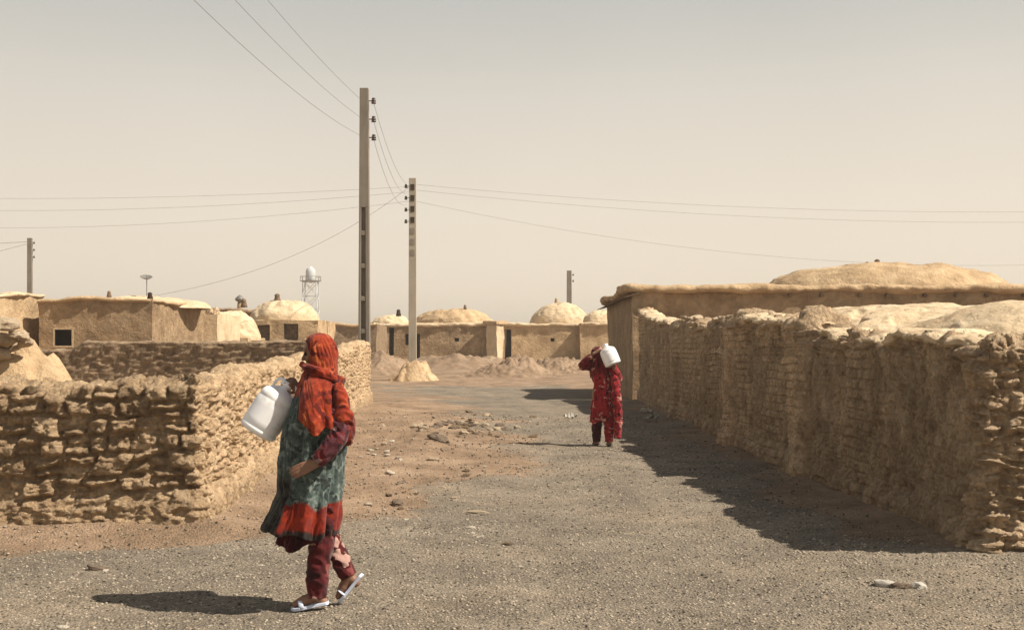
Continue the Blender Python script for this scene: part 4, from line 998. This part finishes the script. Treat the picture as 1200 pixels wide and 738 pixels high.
def sleeve(name, pts, rr, mat_, parent, seed=0, n=40, m=70, amp=.10, freq=16):
    """cloth tube along a limb with gathered cross folds"""
    pts = [Vector(p) for p in pts]; k = len(pts); tt = np.linspace(0, k-1, m); Pp = []; Rr = []
    A = np.array([p[:] for p in pts]); r0 = np.array(rr, float)
    for _ in range(1):
        Px = np.stack([np.interp(tt, range(k), A[:, i]) for i in range(3)], -1); Rr = np.interp(tt, range(k), r0)
    for _ in range(5): Px[1:-1] = .25*Px[:-2]+.5*Px[1:-1]+.25*Px[2:]
    V, Fc = tube([tuple(p) for p in Px], list(Rr), n, caps=False)
    V = np.array([v[:] for v in V]).reshape(m, n, 3); c = V.mean(1, keepdims=True); d = V-c
    L_ = np.concatenate([[0], np.cumsum(np.linalg.norm(np.diff(Px, axis=0), axis=1))])
    ang = np.linspace(0, 2*math.pi, n, endpoint=False)[None]
    fo = (1-2.4*np.abs(vnoise(np.stack([L_[:, None]*freq*4.5+1.6*np.cos(ang+seed), np.cos(ang)*1.1+0*L_[:, None], np.sin(ang)*1.1+0*L_[:, None]], -1), seed+2)))*.8+.6*fbm(V*18, 3, seed+4)
    V = c+d*(1+amp*fo)[..., None]
    o = link(name, mesh(name, V.reshape(-1, 3), Fc, attr={'v': np.repeat(np.linspace(0, 1, m), n), 'front': np.tile(np.linspace(0, 1, n), m)}), mat_, parent)
    q = o.modifiers.new('solid', 'SOLIDIFY'); q.thickness = .004; q.offset = 1
    return o
def cloth_mat(name, cols, scale=14, cells=0, cellcols=None, hem=None, front=None, rough=.9):
    m = bpy.data.materials.new(name); m.use_nodes = True; N = m.node_tree.nodes; L = m.node_tree.links
    b = N['Principled BSDF']; b.inputs['Roughness'].default_value = rough; b.inputs['Specular IOR Level'].default_value = .15
    b.inputs['Sheen Weight'].default_value = .15
    t = N.new('ShaderNodeTexCoord')
    def noise(sc, det=5, r_=.6):
        n = N.new('ShaderNodeTexNoise'); n.inputs['Scale'].default_value = sc; n.inputs['Detail'].default_value = det; n.inputs['Roughness'].default_value = r_; L.new(t.outputs['Object'], n.inputs[0]); return n.outputs[0]
    def ramp(fac, st, const=False):
        r_ = N.new('ShaderNodeValToRGB'); e = r_.color_ramp; e.interpolation = 'CONSTANT' if const else 'LINEAR'
        while len(e.elements) < len(st): e.elements.new(.5)
        for el, (p, c) in zip(e.elements, st): el.position = p; el.color = (*c, 1)
        L.new(fac, r_.inputs[0]); return r_.outputs[0]
    def mix(f, a, c):
        x = N.new('ShaderNodeMix'); x.data_type = 'RGBA'; L.new(f, x.inputs['Factor']); L.new(a, x.inputs[6]); L.new(c, x.inputs[7]); return x.outputs[2]
    def attr(n):
        a = N.new('ShaderNodeAttribute'); a.attribute_name = n; return a.outputs['Fac']
    def math_(op, a, c):
        x = N.new('ShaderNodeMath'); x.operation = op
        for i, q in enumerate((a, c)):
            if hasattr(q, 'links'): L.new(q, x.inputs[i])
            else: x.inputs[i].default_value = q
        return x.outputs[0]
    k = len(cols); col = ramp(noise(scale), [(.32+.36*i/(k-1), c) for i, c in enumerate(cols)])
    if cells:
        v = N.new('ShaderNodeTexVoronoi'); v.inputs['Scale'].default_value = cells
        wn = N.new('ShaderNodeTexNoise'); wn.inputs['Scale'].default_value = 8; wn.inputs['Detail'].default_value = 3; L.new(t.outputs['Object'], wn.inputs[0])
        wv = N.new('ShaderNodeVectorMath'); wv.operation = 'MULTIPLY_ADD'; wv.inputs[1].default_value = (.30, .30, .30); L.new(wn.outputs['Color'], wv.inputs[0]); L.new(t.outputs['Object'], wv.inputs[2]); L.new(wv.outputs[0], v.inputs[0])
        sc_ = N.new('ShaderNodeSeparateColor'); L.new(v.outputs['Color'], sc_.inputs[0])
        cc_ = ramp(sc_.outputs[0], cellcols, True)
        msk = ramp(math_('ADD', v.outputs['Distance'], math_('MULTIPLY', sc_.outputs[1], .25)), [(.56, (1, 1, 1)), (.66, (0, 0, 0))])
        col = mix(msk, col, cc_)
    if hem:       # (start, end, colour list) bands woven near the lower edge
        for (p, q, cs) in hem:
            h = math_('ADD', attr('v'), math_('MULTIPLY_ADD', noise(9), .10) if False else math_('MULTIPLY', math_('SUBTRACT', noise(9), .5), .12))
            hc = ramp(noise(11, 4), [(.35, cs[0]), (.62, cs[1])])
            lo = ramp(h, [(p-.01, (0, 0, 0)), (p+.01, (1, 1, 1))]); col = mix(lo, col, hc)
    if front:
        h = math_('ADD', attr('front'), math_('MULTIPLY', math_('SUBTRACT', noise(7), .5), .25)); lo = ramp(h, [(front[0]-.02, (0, 0, 0)), (front[0]+.02, (1, 1, 1))])
        gate = ramp(attr('v'), [(front[1]-.05, (0, 0, 0)), (front[1]+.05, (1, 1, 1))])
        x = math_('MULTIPLY', lo, gate); fc_ = ramp(noise(16), [(.4, front[2][0]), (.6, front[2][1])]); col = mix(x, col, fc_)
    L.new(col, b.inputs['Base Color'])
    bp = N.new('ShaderNodeBump'); bp.inputs['Strength'].default_value = .35; bp.inputs['Distance'].default_value = .01; L.new(noise(55, 4, .7), bp.inputs['Height']); L.new(bp.outputs[0], b.inputs['Normal'])
    return m
def jug(base, top, label, r_=.115, h=.26, spin=0):
    base, top = Vector(base), Vector(top); e = empty('water_jug', base)
    e.rotation_mode = 'QUATERNION'; from mathutils import Quaternion
    e.rotation_quaternion = (top-base).to_track_quat('Z', 'Y')@Quaternion((0, 0, 1), spin)
    m_ = MB(); k = r_/.115; H = h
    m_.lathe([(.02*k, .004), (.085*k, 0), (.106*k, .010), (.113*k, .022), (.114*k, .034), (.1105*k, .040), (.1105*k, .046), (.114*k, .052), (.1145*k, H*.3), (.1145*k, H*.6), (.114*k, H*.74), (.110*k, H*.77), (.110*k, H*.79), (.112*k, H*.82), (.108*k, H*.88), (.096*k, H*.95), (.075*k, H), (.045*k, H+.02), (.034*k, H+.026), (.034*k, H+.045)], 40)
    m_.build('body', M['plastic'], e, smooth=True)
    m_ = MB(); m_.lathe([(.040*k, H+.040), (.042*k, H+.042), (.042*k, H+.064), (.036*k, H+.070)], 24); m_.build('cap', M['plastic'] if k < 1.05 else M['plastic'], e, smooth=False)
    m_ = MB(); m_.tube([(.070*k, 0, H-.006), (.078*k, 0, H+.03), (.060*k, 0, H+.062), (.02*k, 0, H+.074), (-.02*k, 0, H+.074), (-.060*k, 0, H+.062), (-.078*k, 0, H+.03), (-.070*k, 0, H-.006)], .0085, 10); m_.build('handle', M['plastic'], e, smooth=True)
    return tag(e, label, 'water jug')
def sandal(name, ank, toe, mat_, parent, sole_drop=.055):
    a, t_ = Vector(ank), Vector(toe); d = (t_-a); d2 = d.normalized(); side = d2.cross(Vector((0, 0, 1))).normalized(); up = side.cross(d2).normalized()
    heel = a-up*.062-d2*.05; tip = t_-up*.022+d2*.03
    m_ = MB(); V = []; Fc = []; prof = [(0, .026), (.05, .034), (.3, .036), (.55, .040), (.75, .046), (.9, .038), (1, .012)]
    for (u, wd) in prof:
        p = heel.lerp(tip, u)
        for sgn, dz_ in ((-1, -.010), (1, -.010), (1, .010), (-1, .010)): V.append(p+side*wd*sgn+up*dz_)
    n_ = len(prof)
    for i in range(n_-1):
        for k in range(4): Fc.append((i*4+k, i*4+(k+1) % 4, i*4+4+(k+1) % 4, i*4+4+k))
    Fc += [(3, 2, 1, 0), tuple((n_-1)*4+i for i in range(4))]
    m_.add(V, Fc); o = m_.build(name, mat_, parent, bevel=.004)
    s_ = MB(); c_ = heel.lerp(tip, .68); pts = []
    for i in range(9):
        an = math.pi*i/8; pts.append(c_+side*.044*math.cos(an)+up*(.052*math.sin(an)))
    s_.tube(pts, [(.014, .004)]*9, 8); s_.build('strap', mat_, o, smooth=True)
    return o
CM = {}
CM['scarf'] = cloth_mat('orange_scarf_cloth', [(.06, .008, .005), (.22, .026, .010), (.35, .064, .020)], 13, cells=15, cellcols=[(0, (.24, .028, .010)), (.45, (.09, .010, .007)), (.68, (.36, .085, .03)), (.88, (.18, .018, .010))])
CM['robe'] = cloth_mat('mottled_robe_cloth', [(.020, .025, .025), (.045, .062, .058), (.085, .12, .110), (.24, .28, .26)], 18, cells=20, cellcols=[(0, (.06, .085, .078)), (.45, (.025, .032, .032)), (.72, (.14, .17, .157)), (.92, (.04, .054, .05))],
    hem=[(.80, 1, [(.30, .032, .010), (.13, .012, .010)]), (.965, 1, [(.015, .012, .012), (.03, .02, .016)])], front=(.74, .62, [(.014, .014, .014), (.06, .055, .045)]))
CM['sleeve'] = cloth_mat('plum_sleeve_cloth', [(.03, .008, .012), (.085, .02, .03), (.15, .06, .07)], 16, cells=20, cellcols=[(0, (.12, .018, .02)), (.6, (.035, .01, .012)), (.85, (.22, .14, .14))])
CM['trouser'] = cloth_mat('patterned_maroon_cloth', [(.03, .005, .006), (.065, .008, .010), (.11, .013, .013)], 14, cells=12, cellcols=[(0, (.08, .009, .012)), (.55, (.025, .006, .006)), (.74, (.42, .26, .22)), (.86, (.20, .05, .045))])
CM['dress'] = cloth_mat('red_patterned_dress_cloth', [(.09, .008, .010), (.27, .018, .024), (.38, .04, .04)], 9, cells=17, cellcols=[(0, (.24, .012, .018)), (.4, (.03, .005, .006)), (.64, (.46, .25, .20)), (.82, (.30, .016, .022))])
CM['dress_trouser'] = cloth_mat('dark_maroon_trouser_cloth', [(.015, .004, .005), (.04, .006, .008), (.06, .007, .009)], 9)
CM['red_scarf'] = cloth_mat('dark_red_scarf_cloth', [(.03, .005, .006), (.10, .009, .012), (.18, .018, .018)], 8, cells=11, cellcols=[(0, (.14, .010, .013)), (.66, (.36, .18, .14)), (.85, (.02, .005, .006))])

# --- walking figure with the orange head scarf
wx, wy = (372-600)/F*6.6, 6.6
wz_ = gz(wx, wy)+.012
t = empty('person', (wx, wy, wz_)); t.scale = (1.0, 1.0, 1.0)
tag(t, 'nearest person, walking left in an orange head shawl and grey robe with red hem', 'person')
b = Flesh()
b.chain([(.0, 0, .90), (.02, 0, 1.0), (.045, 0, 1.15), (.055, 0, 1.27)], [.11, .105, .11, .10])
b.limb((.0, -.05, .88), (.0, .05, .88), .10, .10); b.limb((.055, -.11, 1.30), (.055, .11, 1.30), .052, .052)
b.chain([(.06, 0, 1.30), (.035, 0, 1.38), (.012, 0, 1.45)], [.075, .052, .05])
Pp, Rm_ = b.head((.008, 0, 1.510), (-1, -.08, -.16), sc=.93)
# near arm: elbow back, hand tucked against the robe
b.chain([(.055, -.135, 1.285), (.165, -.20, 1.075), (.035, -.235, .885)], [.042, .036, .026]); b.hand((.035, -.240, .885), (-.85, -.02, -.35), (-.1, .9, -.45), -1, .22)
# far arm: bent up, fist on the handle of the jug
b.chain([(.05, .135, 1.285), (-.04, .16, 1.10), (-.115, .085, 1.275)], [.042, .036, .026]); b.hand((-.115, .085, 1.275), (-.45, -.35, .65), (-.7, .5, -.45), 1, 1.5)
# legs
b.chain([(.0, -.07, .86), (.02, -.06, .47), (.005, -.05, .10)], [.082, .052, .034]); b.foot((.005, -.05, .085), (-.125, -.055, .035))
b.chain([(.0, .07, .86), (.03, .07, .49), (.18, .06, .185)], [.082, .052, .034]); b.foot((.18, .06, .175), (.115, .065, .055))
body = b.fuse('body', M['skin'], t, .0055, 3)
for sg in (-1, 1):
    m_ = MB(); V, Fc = sphere_pts(Pp(.079, sg*.031, .012), (.011, .014, .011)); m_.add(V, Fc); m_.build('eye', M['hair'], t, smooth=True)
m_ = MB(); V, Fc = sphere_pts(Pp(-.006, 0, .036), (.078, .066, .070), 20, 14, Rm_); m_.add(V, Fc); m_.build('hair', M['hair'], t, smooth=True)
def zr(th):      # lower edge of the robe
    c = math.cos(th); return .435+.055*max(0, -c)**1.5+.03*max(0, c)+.022*math.sin(3*th+.6)+.012*math.sin(7*th)
loft('robe', [(1.35, .0, .11, .08), (1.31, -.05, .145, .165), (1.24, -.13, .165, .195), (1.09, -.180, .178, .205), (.89, -.205, .148, .195), (.69, -.215, .136, .195), (.58, -.25, .130, .205), (.48, -.31, .122, .21), (.40, -.29, .10, .20)],
     zr, CM['robe'], t, lambda v: .03+.10*v**1.3, 8, seed=4, n=260, m=200, wrinkle=.013, fr=3.6)
loft('underskirt', [(.70, -.13, .11, .13), (.50, -.20, .10, .15), (.38, -.235, .075, .15)], lambda th: .375+.02*math.sin(4*th)+.03*max(0, math.cos(th)), CM['dress_trouser'], t, lambda v: .05+.09*v, 7, seed=14)
def zs(th):      # lower edge of the shawl: higher in front, lower behind
    c = math.cos(th); return 1.105-.085*c-.03*abs(math.sin(th))+.03*math.sin(5*th+1)+.015*math.sin(9*th)
loft('head_shawl', [(1.632, .005, .015, .005), (1.628, -.022, .045, .028), (1.612, -.050, .070, .055), (1.585, -.066, .090, .075), (1.55, -.074, .104, .088), (1.49, -.072, .112, .092), (1.43, -.072, .110, .092), (1.385, -.080, .112, .115), (1.345, -.090, .130, .165), (1.29, -.105, .150, .205), (1.20, -.125, .180, .245), (1.12, -.13, .205, .270), (1.02, -.12, .210, .275)],
     zs, CM['scarf'], t, lambda v: .035+.07*np.clip(v-.3, 0, 1), 6, seed=7, n=260, m=220, wrinkle=.0095, thick=.004, fr=2.2, twist=2.6,
     cut=lambda th, z: (np.abs(th-math.pi-.08) < .92*np.sqrt(np.clip(1-((z-1.49)/.098)**2, 0, 1))))
# twisted end of the shawl thrown over the shoulder
sleeve('shawl_fold', [(-.085, -.05, 1.45), (-.03, -.10, 1.42), (.04, -.125, 1.405), (.10, -.10, 1.375), (.15, .0, 1.345)], [.016, .026, .024, .030, .022], CM['scarf'], t, 3, amp=.22, freq=9)
sleeve('shawl_end', [(.14, -.12, 1.33), (.165, -.17, 1.24), (.185, -.19, 1.14), (.20, -.18, 1.06), (.20, -.15, .99)], [.03, .045, .055, .045, .028], CM['scarf'], t, 5, amp=.22, freq=6)
sleeve('sleeve', [(.10, -.16, 1.20), (.135, -.18, 1.14), (.165, -.205, 1.085), (.155, -.225, 1.03), (.11, -.24, .965), (.04, -.245, .895)], [.05, .052, .054, .056, .052, .042], CM['sleeve'], t, 2, amp=.16, freq=7)
sleeve('sleeve', [(.02, .17, 1.22), (-.03, .17, 1.12), (-.05, .15, 1.15), (-.085, .115, 1.22), (-.11, .09, 1.262)], [.065, .065, .06, .05, .038], CM['sleeve'], t, 6, amp=.16, freq=7)
sleeve('trouser_leg', [(.045, -.06, .62), (.04, -.055, .45), (.02, -.05, .30), (.008, -.05, .17), (.004, -.05, .075)], [.078, .072, .066, .060, .052], CM['trouser'], t, 8, amp=.18, freq=5)
sleeve('trouser_leg', [(.04, .06, .60), (.035, .065, .46), (.075, .065, .36), (.135, .062, .26), (.178, .06, .175)], [.078, .070, .062, .056, .048], CM['trouser'], t, 9, amp=.18, freq=5)
sandal('sandal', (.005, -.05, .085), (-.125, -.055, .035), M['sandal'], t); sandal('sandal', (.18, .06, .175), (.115, .065, .055), M['sandal'], t)
W0 = Vector((wx, wy, wz_))
jug(W0+Vector((-.372, .03, 1.035)), W0+Vector((-.208, .055, 1.295)), 'large white plastic jug hanging tilted in front of the person in the orange shawl', .118, .29, spin=1.2)

# --- figure in red farther up the lane, seen from behind
mx_, my_ = (707-600)/F*18.0, 18.0
mz_ = gz(mx_, my_)+.012
t = empty('person', (mx_, my_, mz_))
tag(t, 'farther person in a dark red patterned dress, one elbow raised to steady a load', 'person')
b = Flesh()
b.chain([(0, 0, .86), (-.01, 0, 1.0), (-.02, 0, 1.15), (-.03, 0, 1.26)], [.11, .10, .11, .10])
b.limb((-.06, 0, .86), (.06, 0, .86), .10, .10); b.limb((-.16, 0, 1.31), (.12, 0, 1.29), .06, .06)
b.chain([(-.03, 0, 1.29), (-.055, .01, 1.37), (-.075, .02, 1.43)], [.075, .052, .05])
Pp, Rm_ = b.head((-.085, .025, 1.49), (.15, 1, -.10))
b.chain([(-.18, 0, 1.31), (-.345, -.03, 1.295), (-.165, -.10, 1.50)], [.05, .038, .026]); b.hand((-.165, -.10, 1.50), (.8, -.1, .45), (.3, .6, -.6), 1, .8)
b.chain([(.15, 0, 1.29), (.235, -.06, 1.09), (.15, -.17, 1.28)], [.05, .038, .026]); b.hand((.15, -.17, 1.28), (-.25, -.1, .8), (-.2, -.9, .3), -1, .5)
b.chain([(-.09, 0, .86), (-.105, .02, .46), (-.11, -.01, .10)], [.095, .058, .036]); b.foot((-.11, -.01, .085), (-.125, .13, .035))
b.chain([(.08, 0, .86), (.09, -.01, .46), (.09, -.05, .10)], [.095, .058, .036]); b.foot((.09, -.05, .085), (.11, .09, .035))
b.fuse('body', M['skin'], t, .0065, 3)
for sg in (-1, 1):
    m_ = MB(); V, Fc = sphere_pts(Pp(.079, sg*.031, .012), (.011, .014, .011)); m_.add(V, Fc); m_.build('eye', M['hair'], t, smooth=True)
m_ = MB(); V, Fc = sphere_pts(Pp(-.015, 0, .03), (.102, .086, .098), 20, 14, Rm_); m_.add(V, Fc); m_.build('hair', M['hair'], t, smooth=True)
loft('dress', [(1.37, -.06, .0, .05), (1.345, -.15, .10, .10), (1.30, -.20, .17, .125), (1.15, -.185, .155, .145), (1.0, -.150, .145, .135), (.85, -.165, .175, .15), (.65, -.19, .205, .165), (.45, -.20, .225, .175), (.36, -.205, .23, .175)],
     lambda th: .385+.025*math.sin(3*th)+.015*math.sin(8*th), CM['dress'], t, lambda v: .03+.10*v**1.2, 8, seed=21, wrinkle=.013, fr=3.0)
loft('head_scarf', [(1.615, -.10, -.08, .01), (1.60, -.145, -.04, .05), (1.56, -.18, -.0, .09), (1.49, -.19, .02, .11), (1.42, -.17, .01, .10), (1.36, -.19, .06, .115), (1.28, -.215, .15, .145), (1.15, -.20, .17, .165)],
     lambda th: 1.14+.04*math.sin(3*th+1), CM['red_scarf'], t, lambda v: .04+.06*v, 6, seed=25, wrinkle=.014, cut=lambda th, z: (np.abs(th-math.pi/2) < .6*np.sqrt(np.clip(1-((z-1.47)/.09)**2, 0, 1))))
sleeve('sleeve', [(-.15, 0, 1.30), (-.26, -.02, 1.30), (-.345, -.03, 1.295), (-.29, -.06, 1.37), (-.20, -.09, 1.465)], [.085, .078, .070, .062, .045], CM['red_scarf'], t, 2, amp=.14, freq=6)
sleeve('sleeve', [(.13, 0, 1.28), (.19, -.03, 1.18), (.235, -.06, 1.09), (.20, -.11, 1.17), (.155, -.16, 1.255)], [.085, .076, .070, .06, .045], CM['dress'], t, 3, amp=.14, freq=6)
sleeve('trouser_leg', [(-.10, 0, .55), (-.105, .01, .40), (-.11, .0, .25), (-.11, -.01, .07)], [.09, .085, .078, .066], CM['dress_trouser'], t, 4, amp=.10, freq=5)
sleeve('trouser_leg', [(.085, 0, .55), (.09, -.02, .40), (.09, -.04, .25), (.09, -.05, .07)], [.09, .085, .078, .066], CM['dress'], t, 5, amp=.10, freq=5)
sleeve('scarf_end', [(.14, -.10, 1.25), (.19, -.15, 1.0), (.20, -.18, .75), (.225, -.17, .45), (.215, -.16, .14)], [.05, .07, .075, .07, .055], CM['dress'], t, 7, amp=.18, freq=3)
sandal('sandal', (-.11, -.01, .085), (-.125, .13, .035), M['stone_dark'], t); sandal('sandal', (.09, -.05, .085), (.11, .09, .035), M['stone_dark'], t)
M0 = Vector((mx_, my_, mz_))
jug(M0+Vector((.145, -.22, 1.315)), M0+Vector((.015, -.18, 1.63)), 'white plastic jug carried on the shoulder of the farther person in red', .135, .29, spin=.3)
